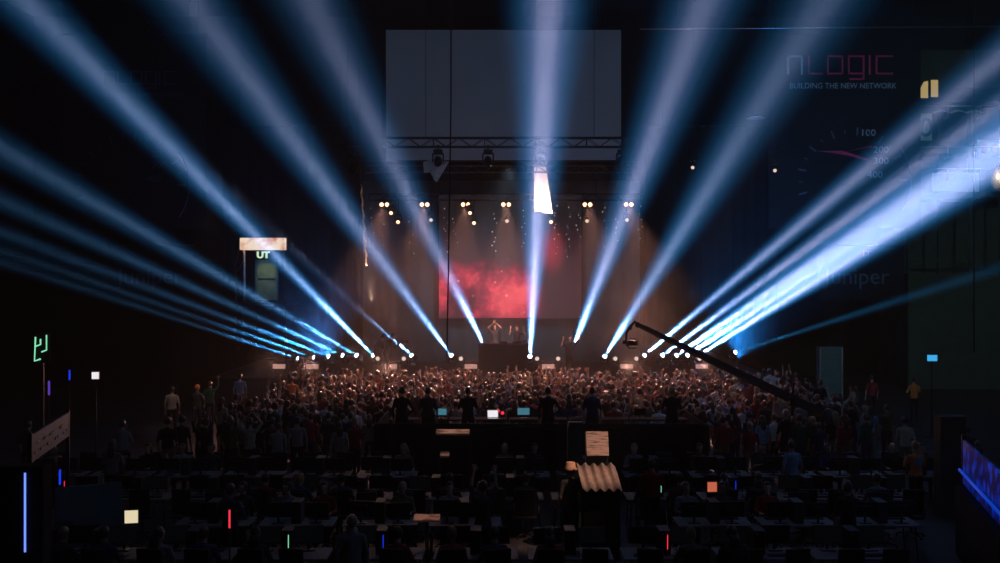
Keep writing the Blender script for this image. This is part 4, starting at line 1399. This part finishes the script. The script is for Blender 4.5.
# ------------------------------------------------------------------ camera crane
def crane():
    piv = P(792, 399, 31.0)
    tip = P(638, 325, 36.2)
    o = empty('camera_crane', (piv.x, piv.y, 0))
    tag(o, 'long black camera crane rising from the crowd towards the stage', 'camera crane')
    c = Vector((piv.x, piv.y, 0))
    p, t = piv - c, tip - c
    d = (t - p).normalized()
    back = p - d * 1.7
    up = d.cross(Vector((1, 0, 0))).normalized()
    if up.z < 0: up = -up
    b = MB()
    b.tube([back, p, p + (t - p) * .5, t], [.13, .15, .13, .09], 4, smooth=False)
    for k in range(1, 9):
        q = back + (t - back) * k / 9
        b.tube([q - d * .05, q + d * .05], [.165 - .006 * k] * 2, 4, smooth=False)
    b.build('boom_arm', 'black_metal', o)
    w = MB()
    top = p + up * .55
    w.tube([p, top], .03, 8)
    w.tube([top, t + up * .08], .010, 5); w.tube([top, back + up * .1], .010, 5)
    w.build('tension_cables', 'black_metal', o)
    m = MB()
    for k in range(3):
        m.lathe([(.05, 0), (.24, .01), (.24, .09), (.05, .10)], back + d * (.1 + .12 * k), d.to_track_quat('Z', 'Y').to_matrix(), 16)
    m.build('counterweight', 'dark_plastic', o)
    h = MB()
    h.tube([t, t + V(-.12, 0, .12), P(630, 327, 36.2) - c, P(626.5, 333, 36.2) - c, P(626, 343, 36.2) - c], [.06, .055, .055, .05, .045], 8)
    h.ell(t, (.11, .11, .11), 10, 6)
    h.ell(P(630, 328, 36.2) - c, (.08, .08, .08), 10, 6)
    hd = h.build('remote_head', 'black_metal', o)
    h2 = MB()
    h2.bbox(P(627.5, 344, 36.2) - c, (.12, .14, .16), .02)
    h2.tube([P(626, 343, 36.2) - c, P(629, 348, 36.2) - c, P(636, 348, 36.2) - c], .025, 6)
    h2.build('pan_bracket', 'black_metal', hd)
    post = MB().tube([(0, 0, .55), (0, 0, p.z - .08)], [.07, .05], 10)
    post.bbox((0, 0, p.z - .04), (.2, .3, .24), .02)
    post.build('pivot_post', 'black_metal', o)
    for k in range(3):
        a = 2 * PI * k / 3 + .4
        l = MB().tube([(0, 0, 1.0), (math.cos(a) * .75, math.sin(a) * .75, .06)], .035, 8)
        l.tube([(0, 0, .5), (math.cos(a) * .5, math.sin(a) * .5, .36)], .018, 6)
        lg = l.build('leg', 'black_metal', o)
        MB().lathe([(.02, 0), (.07, .0), (.07, .05), (.03, .07)], (math.cos(a) * .75, math.sin(a) * .75, 0), n=12).build('foot', 'rubber', lg)
    video_camera(P(633, 343, 36.05), .9, 'black camera hanging at the tip of the long crane arm')
    x, y = piv.x + 1.35, piv.y - .95
    person('', (x, y, 0), .8, 'charcoal', 'brown', 'short', 'skin_light', 'trousers_black', 1.02, 'person in charcoal top with both hands on the rear end of the crane', mesh=special('', arm_r='type', arm_l='type', sleeves='long'))
crane()

# ------------------------------------------------------------------ black mixing booth in front of the crowd
def table_kind(w, dpt, h, top='table_top', legs='black_metal', name='folding_table'):
    def make():
        o = empty(name)
        MB().bbox((0, 0, h - .02), (w, dpt, .035), .008).build('table_top', top, o)
        for sx in (-1, 1):
            for sy in (-1, 1):
                MB().tube([(sx * (w / 2 - .12), sy * (dpt / 2 - .08), h - .04), (sx * (w / 2 - .07), sy * (dpt / 2 - .06), 0)], .016, 6).build('leg', legs, o)
        b = MB()
        for sx in (-1, 1): b.tube([(sx * (w / 2 - .10), -dpt / 2 + .07, h * .6), (sx * (w / 2 - .10), dpt / 2 - .07, h * .6)], .012, 6)
        b.build('crossbar', legs, o)
        return o
    return Kind(make)
def monitor_make():
    o = empty('computer_monitor')
    MB().bbox((0, .03, .012), (.26, .20, .02), .006).build('stand_foot', 'black_plastic', o)
    MB().tube([(0, .05, .02), (0, .055, .22)], [.028, .022], 8).build('stand_neck', 'black_plastic', o)
    b = MB().bbox((0, .012, .30), (.56, .035, .34), .008)
    b.bbox((0, .04, .29), (.30, .04, .20), .015)
    c = b.build('casing', 'black_plastic', o)
    MB().box((0, -.0075, .305), (.53, .004, .30)).build('screen', 'glass_dark', c)
    return o
MON = Kind(monitor_make)
def monitor(loc, rz, label, scr='glass_dark', scale=1.0, group='computer monitors on the desk rows'):
    o = MON.get()
    o.location = loc; o.rotation_euler = (0, 0, rz); o.scale = (scale,) * 3
    for c in o.children:
        for d in c.children:
            d.material_slots[0].link = 'OBJECT'; d.material_slots[0].material = M[scr]
    tag(o, label, 'monitor', group)
    return o

def booth():
    x0, x1 = -3.38, 5.62
    o = empty('mixing_booth', ((x0 + x1) / 2, 28.8, 0))
    tag(o, 'wide mixing booth screened by a black drape, in front of the crowd', 'booth')
    cx = (x0 + x1) / 2
    f = drape_mb(x0 - cx, x1 - cx, -1.8, .02, 1.72, .05, .5)
    f.build('front_drape', 'drape', o)
    for s, x in ((-1, x0), (1, x1)):
        MB().box((x - cx, -.2, .85), (.04, 3.2, 1.7)).build('side_drape', 'drape', o)
    MB().box((0, 0, .76), (x1 - x0 - .1, 3.2, .08)).build('platform', 'stage_ply', o)
    l = MB()
    for i in range(6):
        for y in (-1.5, 1.5): l.tube([(-4.2 + i * 1.68, y, 0), (-4.2 + i * 1.68, y, .72)], .04, 8)
    l.build('platform_legs', 'black_metal', o)
    r = MB().tube([(x0 - cx, -1.78, 1.74), (x1 - cx, -1.78, 1.74)], .025, 8)
    r.build('top_rail', 'black_metal', o)
    cb = MB().tube([V(-3.3 + t * .7, -1.86, 1.70 - .13 * math.sin(PI * t / 4.0) ** 2) for t in range(9)], .014, 5)
    cb.build('sagging_cable', 'dark_plastic', o)
    T = table_kind(1.7, .6, .78, 'drape', name='console_table')
    for i, lab in enumerate(('leftmost table inside the black booth, below a teal screen', 'second table inside the black booth, with the bright laptop', 'third table inside the black booth', 'fourth table inside the black booth', 'rightmost table inside the black booth')):
        t = T.get(); t.location = (-2.4 + i * 1.76, 29.4, .80); tag(t, 'black console table, ' + lab, 'table', 'tables inside the mixing booth')
    zt = 1.58
    monitor((P(441, 0, 29.4).x, 29.4, zt), 0, 'small monitor with a dim teal picture at the left of the black booth', 'screen_cyan', .62, 'monitors in the mixing booth')
    monitor((P(523.5, 0, 29.4).x, 29.4, zt), 0, 'small monitor with a dim teal picture, right of the bright laptop in the booth', 'screen_cyan', .66, 'monitors in the mixing booth')
    monitor((P(640, 0, 29.4).x, 29.4, zt), 0, 'small dark monitor at the right part of the black booth', 'glass_dark', .62, 'monitors in the mixing booth')
    lp = empty('laptop', (P(493, 0, 29.35).x, 29.35, zt), .1)
    MB().bbox((0, -.06, .01), (.34, .22, .018), .005).build('keyboard_half', 'alu', lp)
    rot = Matrix.Rotation(R(-12), 3, 'X')
    ld = MB().bbox((0, .07, .13), (.34, .012, .23), .005, rot).build('lid', 'alu', lp)
    MB().bbox((0, .06, .13), (.30, .006, .20), .002, rot).build('screen', 'screen_white', ld)
    tag(lp, 'laptop with a bright white screen standing in the black booth', 'laptop')
    for px, py in ((498, 411), (502.5, 413)):
        q = P(px, py, 29.5)
        g = empty('signal_lamp', (q.x, 29.5, zt))
        MB().tube([(0, 0, 0), (0, 0, q.z - zt)], .01, 6).build('stem', 'black_metal', g)
        MB().ell((0, 0, q.z - zt), (.05, .05, .05), 10, 8).build('bulb', 'led_red', g)
        tag(g, 'small round red lamp behind the bright laptop, ' + ('the upper left one' if px < 500 else 'the lower right one'), 'lamp')
    for i, (px, lab, sh, hair) in enumerate(((428, 'in charcoal top left of the teal screen in the booth', 'charcoal', 'brown'), (468, 'in black top between the teal screen and the laptop', 'black', 'black'), (548, 'in black top right of the second teal screen', 'black', 'brown'), (592, 'in navy top in the booth beyond the tall wooden stall', 'navy blue', 'brown'), (672, 'in black top at the right end of the booth', 'black', 'blond'), (402, 'in black top at the left end of the booth', 'black', 'brown'))):
        pose = ['standing with arms at the sides', 'holding both hands before the chest', 'with a hand on the hip, head turned'][i % 3]
        person(pose, (P(px, 0, 28.4).x, 28.4, .80), 0, sh, hair, 'short', 'skin_light', 'trousers_black', 1.02, 'person ' + lab, 'people inside the mixing booth')
booth()

# ------------------------------------------------------------------ tall wooden stall in the middle foreground
def stall():
    Y = 20.4
    o = empty('wooden_stall', (2.05, Y, 0))
    tag(o, 'tall dark stall with a corrugated sloping roof and pale plank board on top', 'stall')
    MB().bbox((0, 0, .71), (.74, .6, 1.42), .015).build('cabinet', 'drape', o)
    # corrugated roof
    b = MB(); n = 60; vs = []; fs = []
    for side in (0, -.02):
        for i in range(n + 1):
            u = i / n
            zw = .034 * math.cos(u * 2 * PI * 4.5)
            vs += [(-.40 + .80 * u, -.42, 1.44 + zw + side), (-.46 + .80 * u, .40, 1.80 + zw + side)]
    q = 2 * (n + 1)
    for i in range(n):
        a = 2 * i
        fs += [(a, a + 2, a + 3, a + 1), (q + a + 1, q + a + 3, q + a + 2, q + a), (a, q + a, q + a + 2, a + 2), (a + 1, a + 3, q + a + 3, q + a + 1)]
    b.add(vs, fs, 0, True).build('corrugated_roof', 'wood_roof', o)
    # tower and board
    MB().bbox((-.02, .55, 1.05), (.44, .30, 2.1), .01).build('rear_tower', 'teal_dark', o)
    rot = Matrix.Rotation(R(-24), 3, 'X')
    MB().bbox((-.02, .45, 2.22), (.46, .03, .52), .006, rot).build('plank_board', 'wood_pale', o)
    e = MB()
    for k in range(16): e.ell((-.27, .38, 1.62 + k * .055), (.010, .010, .010), 6, 4)
    e.build('dotted_edge', 'alu', o)
    MB().bbox((-.42, 1.4, 1.24), (.32, .25, 2.44), .01).build('side_tower', 'teal_dark', o)
    MB().bbox((-.42, 1.4, 2.50), (.28, .24, .09), .01).build('top_grille', 'dark_plastic', o)
mat('wood_roof', (.40, .31, .25), .8, noise=(9, .25))
mat('teal_dark', (.02, .045, .05), .7, noise=(3, .2))
stall()
light('stall_fill_light', 'SPOT', (7, 17.0, 13), 5200, (1, .56, .40), (2.02, 20.6, 2.0), spot_size=R(9), spot_blend=1, shadow_soft_size=.1)  # added overhead spot with no lamp body, lights plank board, roof and hat

# display stand left of the stall
def stand():
    o = empty('display_stand', (P(455, 0, 24).x, 24, 0))
    tag(o, 'slim display stand with warm lit pale shelf boards before the black booth', 'display stand')
    w = .78
    for x in (-.36, .36): MB().box((x, 0, 1.0), (.04, .04, 2.0)).build('post', 'black_metal', o)
    for z, ww, xx in ((1.99, .80, -.05), (1.46, .22, -.24), (.82, .24, -.2)):
        MB().bbox((xx, -.06, z), (ww, .26, .06), .01, Matrix.Rotation(R(14), 3, 'X')).build('shelf_board', 'wood_pale', o)
    MB().box((0, 0, .03), (.84, .4, .05)).build('foot', 'black_metal', o)
stand()
light('stand_fill_light', 'SPOT', (-1.0, 20.5, 13), 2400, (1, .56, .40), (-1.1, 24, 1.95), spot_size=R(6), spot_blend=1, shadow_soft_size=.1)  # added narrow spot with no lamp body, warms the shelf boards

def pedestal():
    Y = 19.15
    q = P(427, 518, Y)
    o = empty('pedestal', (q.x, Y, 0))
    tag(o, 'small dark pedestal with a warm lit pale top board, left of the tall stall', 'pedestal')
    MB().bbox((0, 0, q.z + .0), (.50, .26, .05), .01, Matrix.Rotation(R(14), 3, 'X')).build('top_board', 'wood_pale', o)
    MB().tube([(0, 0, .04), (0, 0, q.z)], .035, 8).build('post', 'black_metal', o)
    MB().bbox((0, 0, .02), (.4, .3, .04), .01).build('foot', 'black_metal', o)
pedestal()
light('pedestal_fill_light', 'SPOT', (-1.3, 15.5, 12), 1500, (1, .50, .34), P(427, 518, 19.15), spot_size=R(5), spot_blend=1, shadow_soft_size=.1)  # added narrow spot from an unseen source onto the pale top board

# ------------------------------------------------------------------ desk rows of the gaming hall
BLOCK = []       # occupied circles x, y, r
def free(x, y, r=.4):
    return all((x - a) ** 2 + (y - b) ** 2 > (r + c) ** 2 for a, b, c in BLOCK)
BLOCK += [(2.05, 20.6, .75), (1.5, 20.95, .2), (-1.05, 24, .6), (-6.9, 14.2, .8), (-7.9, 19.2, .5)]
def chair_make():
    o = empty('office_chair')
    MB().bbox((0, 0, .47), (.48, .46, .08), .03).build('seat', 'black_plastic', o)
    MB().bbox((0, -.24, .82), (.44, .06, .58), .025, Matrix.Rotation(R(8), 3, 'X')).build('backrest', 'black_plastic', o)
    for s in (-1, 1):
        MB().tube([(s * .25, -.12, .47), (s * .29, -.12, .66), (s * .29, .12, .67)], .018, 6).build('armrest', 'dark_plastic', o)
    MB().tube([(0, 0, .10), (0, 0, .44)], [.035, .025], 8).build('column', 'black_metal', o)
    for k in range(5):
        a = 2 * PI * k / 5 + .3
        l = MB().tube([(0, 0, .11), (.28 * math.cos(a), .28 * math.sin(a), .07)], [.025, .015], 6).build('leg', 'black_metal', o)
        MB().ell((.29 * math.cos(a), .29 * math.sin(a), .03), (.03, .03, .03), 8, 6).build('caster', 'rubber', l)
    return o
CH = Kind(chair_make)
def pc_make():
    o = empty('computer_tower')
    b = MB().bbox((0, 0, .225), (.20, .44, .43), .012)
    b.build('case', 'dark_plastic', o)
    MB().bbox((0, -.222, .225), (.17, .012, .38), .004).build('front_panel', 'black_plastic', o)
    MB().box((.04, -.231, .24), (.012, .006, .26)).build('light_strip', 'glass_dark', o)
    MB().lathe([(.012, 0), (.012, .006)], (-.05, -.228, .38), Matrix.Rotation(PI / 2, 3, 'X'), 8).build('power_button', 'alu', o)
    return o
PC = Kind(pc_make)
def kb_make():
    o = empty('keyboard')
    MB().bbox((0, 0, .012), (.44, .14, .02), .005).build('body', 'black_plastic', o)
    b = MB()
    for j in range(4): b.box((0, -.045 + j * .03, .025), (.41, .022, .008))
    b.build('keys', 'dark_plastic', o)
    return o
KB = Kind(kb_make)
def can_make():
    o = empty('drink_can')
    MB().lathe([(.026, 0), (.033, .008), (.033, .105), (.027, .12)], n=12).build('body', 'alu', o)
    MB().lathe([(.024, .12), (.022, .123)], n=12).build('lid', 'alu', o)
    return o
CAN = Kind(can_make)
mat('hat_pale', (.80, .50, .32), .9, noise=(9, .1))
mat('led_print', (.05, .35, .55), .8, noise=(9, .2))
mat('bag_cloth', (.06, .07, .10), .9, noise=(12, .3))
def bag_make():
    o = empty('backpack')
    b = MB().bbox((0, 0, .22), (.32, .2, .44), .07); b.bbox((0, -.12, .15), (.24, .08, .22), .03)
    b.build('body', 'bag_cloth', o)
    MB().tube([(-.04, .06, .42), (-.03, .06, .49), (.03, .06, .49), (.04, .06, .42)], .01, 6).build('handle', 'rubber', o)
    for s in (-1, 1): MB().tube([(s * .1, .1, .40), (s * .12, .16, .26), (s * .11, .1, .08)], .014, 6, flat=.5).build('strap', 'rubber', o)
    return o
BAG = Kind(bag_make)

SITME = special('', arm_r='type', arm_l='type', sit=True, sleeves='long')
SITME2 = special('', arm_r='chest', arm_l='down', sit=True, sleeves='short', yaw=.5)
TBL = table_kind(1.5, .78, .74)
ORD = ['leftmost', 'second', 'third', 'fourth', 'fifth', 'sixth', 'seventh', 'eighth', 'ninth', 'tenth', 'eleventh', 'twelfth', 'thirteenth', 'fourteenth']
LED_CYCLE = ['glass_dark', 'glass_dark', 'glass_dark', 'led_blue_soft', 'glass_dark', 'glass_dark', 'led_red', 'glass_dark', 'glass_dark', 'glass_dark', 'led_green', 'glass_dark']
LED_WORD = {'glass_dark': 'dark', 'led_blue_soft': 'blue lit', 'led_red': 'red lit', 'led_green': 'green lit'}
lan = random.Random(5)
for ri, (y, xs, rw) in enumerate(((17.9, (-7.9, 8.0), 'front desk row'), (20.3, (-8.2, 8.6), 'second desk row'), (22.7, (-10.6, 10.4), 'third desk row'), (25.3, (-12.0, 11.4), 'rearmost desk row'))):
    near = ri % 2 == 0
    x = xs[0] + .75; k = 0
    nx = [];
    while x < xs[1] - .6:
        if free(x, y, .72) and not (ri == 3 and -3.9 < x < 6.2 and False): nx.append(x)
        x += 1.68
    for k, x in enumerate(nx):
        o_ = 'from left' if k < len(nx) / 2 else 'from right'
        kk = k if k < len(nx) / 2 else len(nx) - 1 - k
        word = ORD[kk] if kk else ('leftmost' if k < len(nx) / 2 else 'rightmost')
        pos = f'{word} desk{" " + o_ if kk else ""}, {rw}'
        t = TBL.get(); t.location = (x, y, 0)
        tag(t, f'grey folding table with black legs, {pos.replace(" desk", " table", 1) if 0 else pos}', 'table', 'folding tables in the desk rows')
        f = 1 if near else -1
        BLOCK.append((x, y, .8))
        for s in (-1, 1):
            sw = 'left' if s < 0 else 'right'
            mx = x + s * .37 + lan.uniform(-.04, .04)
            monitor((mx, y + f * .16, .74), (0 if near else PI) + lan.uniform(-.15, .15), f'black monitor {"with dark screen" if near else "seen from behind"}, {sw} one on {pos}', 'screen_dim' if near and lan.random() < .4 else 'glass_dark', lan.uniform(.86, 1.0))
            if lan.random() < .8:
                q = KB.get(); q.location = (mx, y - f * .18, .74); q.rotation_euler = (0, 0, lan.uniform(-.1, .1))
                tag(q, f'black keyboard, {sw} one on {pos}', 'keyboard', 'keyboards on the desk rows')
            sx, sy = mx, y - f * .80
            if free(sx, sy, -.45 + .4):
                c = CH.get(); c.location = (sx, sy, 0); rz = (0 if near else PI) + lan.uniform(-.25, .25)
                c.rotation_euler = (0, 0, rz)
                sits = lan.random() < .5
                tag(c, f'black office chair, {"occupied" if sits else "empty"}, {sw} one at {pos}', 'chair', 'office chairs at the desk rows')
                if sits:
                    sh = lan.choice(['black', 'charcoal', 'grey', 'navy blue', 'dark red', 'olive'])
                    hr_ = lan.choice(['brown', 'black', 'blond'])
                    dpos = Vector((0, .06, 0)); dpos.rotate(Euler((0, 0, rz)))
                    person('', (sx + dpos.x, sy + dpos.y, 0), rz, sh, hr_, lan.choice(['short', 'short', 'long']), 'skin_light', 'jeans', 1.0, f'seated person, {sh} top, {sw} side, {pos}', 'people seated at the desk rows', mesh=lan.choice([SITME, SITME, SITME2]))
        led = LED_CYCLE[(k * 5 + ri * 3) % len(LED_CYCLE)]
        q = PC.get(); q.location = (x, y + f * .05, .74); q.rotation_euler = (0, 0, (0 if near else PI))
        for c in q.children:
            if c.name.startswith('light_strip'):
                c.material_slots[0].link = 'OBJECT'; c.material_slots[0].material = M[led]
        tag(q, f'dark computer tower with {LED_WORD[led]} front strip on {pos}', 'computer', 'computer towers on the desk rows')
        if lan.random() < .55:
            q = CAN.get(); q.location = (x + lan.uniform(.12, .2), y - f * .28, .74)
            tag(q, f'silver drink can on {pos}', 'drink can', 'drink cans on the desk rows')
        if lan.random() < .25:
            q = BAG.get(); q.location = (x, y - f * .12, 0)
            q.rotation_euler = (0, 0, lan.uniform(0, 6))
            tag(q, f'dark backpack on the floor below {pos}', 'backpack', 'backpacks below the desks')

# people standing between the desks
STANDING = [  # px, Y, pose, shirt, hair, style, label
    (571, 20.95, 0, 'charcoal', 'brown', 'short', 'person in charcoal top wearing a pale bucket hat beside the tall stall'),
    (916, 24.0, 5, 'orange', 'blond', 'short', 'person in orange sweater with a blue back print standing at the right'),
    (483, 19.2, 1, 'charcoal', 'brown', 'short', 'person with both arms raised, standing nearest below the black booth drape'),
    (735, 15.6, 8, 'black', 'black', 'long', 'large dark person with long black hair close to the viewer, right foreground'),
    (652, 21.6, 5, 'dark red', 'brown', 'short', 'person in dark red top right beside the tall wooden stall'),
    (352, 16.4, 0, 'grey', 'blond', 'short', 'blond person in grey top standing nearest, left of centre'),
    (230, 18.9, 5, 'navy blue', 'brown', 'short', 'person in navy top standing in front left desk rows'),
    (112, 24.2, 5, 'grey', 'brown', 'long', 'long-haired person in grey top standing left behind the booth sign'),
    (792, 24.1, 0, 'light blue', 'brown', 'short', 'person in light blue top standing right among the desks'),
    (848, 19.1, 6, 'black', 'brown', 'short', 'person in black top lifting one hand, right front desk rows'),
    (172, 36.5, 0, 'beige', 'brown', 'short', 'person in beige top standing alone left of the crowd'),
    (210, 38.5, 4, 'dark green', 'auburn', 'short', 'person in dark green top with fist up at the far left'),
    (197, 37.0, 5, 'charcoal', 'blond', 'short', 'person in charcoal top and orange cap left of the crowd'),
    (28, 27.5, 0, 'olive', 'brown', 'short', 'person in olive top standing at the far left edge'),
    (122, 27.6, 5, 'grey', 'black', 'short', 'dark-haired person in grey top, far left between the desks and stage'),
    (292, 40.2, 5, 'orange', 'brown', 'short', 'person in orange vest standing at the left stage end'),
    (240, 41.5, 0, 'light blue', 'brown', 'short', 'person in light blue top standing by the left stage corner'),
    (796, 42.0, 0, 'dark red', 'brown', 'short', 'person in bright red top standing beyond the crane arm'),
    (872, 41.0, 0, 'dark red', 'black', 'short', 'person in red top standing alone right of the crowd'),
    (914, 40.0, 5, 'orange', 'brown', 'short', 'person in orange top at the far right before the gallery wall'),
    (968, 26.6, 0, 'charcoal', 'brown', 'short', 'person in charcoal top standing at the right edge'),
    (978, 24.0, 5, 'grey', 'brown', 'long', 'long-haired person in grey top at the right edge by the blue panel'),
]
pk = list(POSES)
for px, yy, pi_, sh, hr_, st, lab in STANDING:
    x = (px - 500) * yy / F
    o = person(pk[pi_], (x, yy, 0), lan.uniform(-.3, .3), sh, hr_, st, 'skin_light', 'trousers_black', 1.0, lab)
    info = PM[pk[pi_]][1]
    if 'bucket hat' in lab:
        hc, hr, T = info
        b = MB().lathe([(.155, -.005), (.16, .0), (.108, .05), (.098, .13), (.085, .145), (.01, .15)], hc + V(0, 0, .015), None, 20)
        h = b.build('bucket_hat', 'hat_pale', o)
    if 'orange cap' in lab:
        h = bpy.data.objects.new('cap', cap_mesh('cap', info)); COL.objects.link(h); h.parent = o
        h.data.materials.clear(); h.data.materials.append(M['shirt_orange'])
    if 'back print' in lab:
        MB().bbox((0, -.128, 1.30), (.17, .01, .20), .004).build('back_print', 'led_print', o)

# ------------------------------------------------------------------ lit accents and booths at the left and right
def totem():
    o = empty('display_totem', (-6.75, 14.2, 0))
    tag(o, 'tall black display column with a long blue light bar at the lower left', 'display column')
    MB().bbox((-.15, 0, 1.5), (.95, .3, 3.0), .02).build('column', 'drape', o)
    MB().bbox((-.15, 0, .03), (1.1, .5, .06), .01).build('foot', 'black_metal', o)
    a, c = P(25, 473, 14.03), P(25, 552, 14.03)
    MB().tube([(a.x + 6.75, -.17, a.z), (a.x + 6.75, -.17, c.z)], .014, 8).build('light_bar', 'led_blue', o)
totem()
def left_booth():
    A, B = V(-8.55, 18.2, 0), V(-9.25, 21.4, 0)
    d = (B - A); ln = d.length
    o = empty('gaming_booth', A, math.atan2(d.y, d.x))
    tag(o, 'dark framed booth with a slanting sign board and magenta glow at the left', 'booth')
    for x in (0, ln): MB().box((x, 0, 1.42), (.07, .07, 2.84)).build('post', 'black_metal', o)
    MB().box((ln / 2, 0, 2.55), (ln, .06, .5)).build('sign_board', 'teal_panel', o)
    b = MB()
    lr = random.Random(3)
    x = .2
    while x < ln - .3:
        w = lr.uniform(.08, .3)
        b.box((x + w / 2, -.04, 2.45 + lr.choice([0, .16])), (w, .02, .05)); x += w + .07
    b.build('sign_print', 'banner_grey', o)
    MB().box((ln / 2, .0, .5), (ln, .05, 1.0)).build('lower_panel', 'drape', o)
    MB().bbox((ln / 2, -.3, 1.02), (ln, .6, .04), .01).build('counter', 'stage_ply', o)
    MB().tube([(1.2, -.25, 1.15), (1.7, -.25, 1.15)], .03, 8).build('glow_bar', 'led_magenta', o)
    MB().box((2.3, -.04, 1.6), (.10, .02, .3)).build('glow_panel', 'led_blue_soft', o)
left_booth()
tag(MB().bbox((0, 0, .85), (1.2, .06, 1.7), .015).build('partition_panel', 'teal_panel', None, (-7.9, 19.2, 0)), 'plain teal partition panel standing behind the light bar column', 'partition')
bpy.data.objects['partition_panel'].rotation_euler = (0, 0, .5)
def neon():
    Y = 33
    o = empty('green_sign', P(40, 363, Y))
    q0 = o.location.copy()
    tag(o, 'angular green glowing outline sign at the far left', 'neon sign')
    def st(pts): return [P(x, y, Y) - q0 for x, y in pts]
    MB().tube(st([(35.5, 337), (34.5, 361), (40.5, 359)]), .028, 6).build('tube', 'led_green', o)
    MB().tube(st([(35, 346.5), (40.5, 344.5), (40.5, 339)]), .026, 6).build('tube', 'led_green', o)
    MB().tube(st([(46.5, 335), (46.5, 350), (41.5, 352)]), .024, 6).build('tube', 'led_green', o)
    a = P(41, 348, Y) - q0
    MB().box((a.x, .08, a.z), (.55, .04, 1.0)).build('back_plate', 'drape', o)
    MB().box((a.x, .1, -q0.z / 2), (.1, .08, q0.z)).build('post', 'black_metal', o)
neon()
# single lit screens; each on its own dark stand
def screen_stand(px, py, Y, w, h, scr, label, cat='monitor', rz=0):
    q = P(px, py, Y)
    o = empty('screen_on_stand', (q.x, q.y, 0), rz)
    MB().bbox((0, 0, .02), (.5, .35, .04), .01).build('foot', 'black_metal', o)
    MB().tube([(0, .03, .03), (0, .03, q.z)], .025, 8).build('stand_pole', 'black_metal', o)
    c = MB().bbox((0, 0, q.z), (w + .04, .04, h + .04), .008).build('casing', 'black_plastic', o)
    MB().box((0, -.022, q.z), (w, .006, h)).build('screen', scr, c)
    tag(o, label, cat)
screen_stand(95.5, 375.5, 29, .20, .20, 'screen_white', 'small bright white screen on a pole at the left', rz=.1)
screen_stand(131.5, 516.5, 19.0, .24, .24, 'screen_yellow', 'small pale yellow screen low at the left among the desks', rz=.2)
screen_stand(932, 358, 36, .36, .22, 'screen_blue', 'small bright blue screen right before the gallery wall')
screen_stand(712, 488, 21.4, .20, .26, 'screen_orange', 'small orange red screen right of the tall stall')
for i, (px, py, Y, w, h, m_, lab) in enumerate(((229.5, 519, 16.7, .03, .30, 'led_red', 'thin upright red light stick at the lower left'), (69.5, 375, 30, .05, .3, 'led_blue_soft', 'short upright blue light stick at the left by the green sign'), (49, 388, 28.5, .06, .4, 'led_violet', 'short violet light stick below the green sign'))):
    q = P(px, py, Y)
    o = empty('light_stick', (q.x, q.y, 0))
    MB().tube([(0, 0, q.z - h / 2), (0, 0, q.z + h / 2)], w / 2, 8).build('tube', m_, o)
    MB().tube([(0, 0, .02), (0, 0, q.z - h / 2)], .015, 6).build('pole', 'black_metal', o)
    MB().lathe([(.16, 0), (.16, .02), (.02, .04)], n=12).build('foot', 'black_metal', o)
    tag(o, lab, 'light')
def blue_panel():
    A, B = V(9.55, 20.6, 0), V(8.35, 16.4, 0)
    d = (A - B); ln = d.length
    o = empty('blue_panel', B, math.atan2(d.y, d.x))
    tag(o, 'blue lit counter panel with a slanting light edge at the right edge', 'counter')
    MB().box((ln / 2, 0, 1.9), (ln, .05, .9)).build('upper_panel', 'blue_cells', o)
    MB().box((ln / 2, 0, .7), (ln, .3, 1.4)).build('counter_body', 'drape', o)
    MB().tube([(0, .08, 1.72), (ln, .08, 1.72)], .03, 8).build('light_edge', 'led_blue_mid', o)
    for x in (.03, ln - .03): MB().box((x, .0, 1.25), (.06, .08, 2.4)).build('post', 'black_metal', o)
def blue_cells():
    nt = M['blue_cells'].node_tree; b = nt.nodes['Principled BSDF']
    tc = nt.nodes.new('ShaderNodeTexCoord'); vo = nt.nodes.new('ShaderNodeTexVoronoi'); vo.inputs['Scale'].default_value = 3.5
    nt.links.new(tc.outputs['Object'], vo.inputs['Vector'])
    cr = nt.nodes.new('ShaderNodeValToRGB'); e = cr.color_ramp.elements
    e[0].position = .1; e[0].color = (.0, .06, 1, 1); e[1].position = .55; e[1].color = (0, .004, .10, 1)
    nt.links.new(vo.outputs['Distance'], cr.inputs[0]); nt.links.new(cr.outputs[0], b.inputs['Emission Color'])
blue_cells()
blue_panel()
# concrete pillar at the right, pale shutters behind the crowd
tag(MB().bbox((0, 0, 1.2), (.62, .4, 2.4), .02).build('pillar', 'gallery_wall', None, (P(950, 0, 23.9).x, 23.9, 0)), 'tall dark green square pillar right of the crowd', 'pillar')
def shutter():
    Y = 46
    a, c = P(820, 347, Y), P(842, 376, Y)
    o = empty('roller_shutter', ((a.x + c.x) / 2, Y, 0))
    tag(o, 'pale teal slatted roller box standing right of the stage', 'cabinet')
    b = MB(); h = a.z; w = c.x - a.x
    b.box((0, .25, h / 2), (w, .5, h))
    for k in range(12): b.bbox((0, -.02, .15 + k * (h - .2) / 12), (w - .08, .05, (h - .2) / 14), .008)
    b.build('body', 'teal_panel', o)
    for x in (-w / 2, w / 2): MB().box((x, 0, h / 2), (.06, .12, h)).build('side_post', 'alu', o)
shutter()
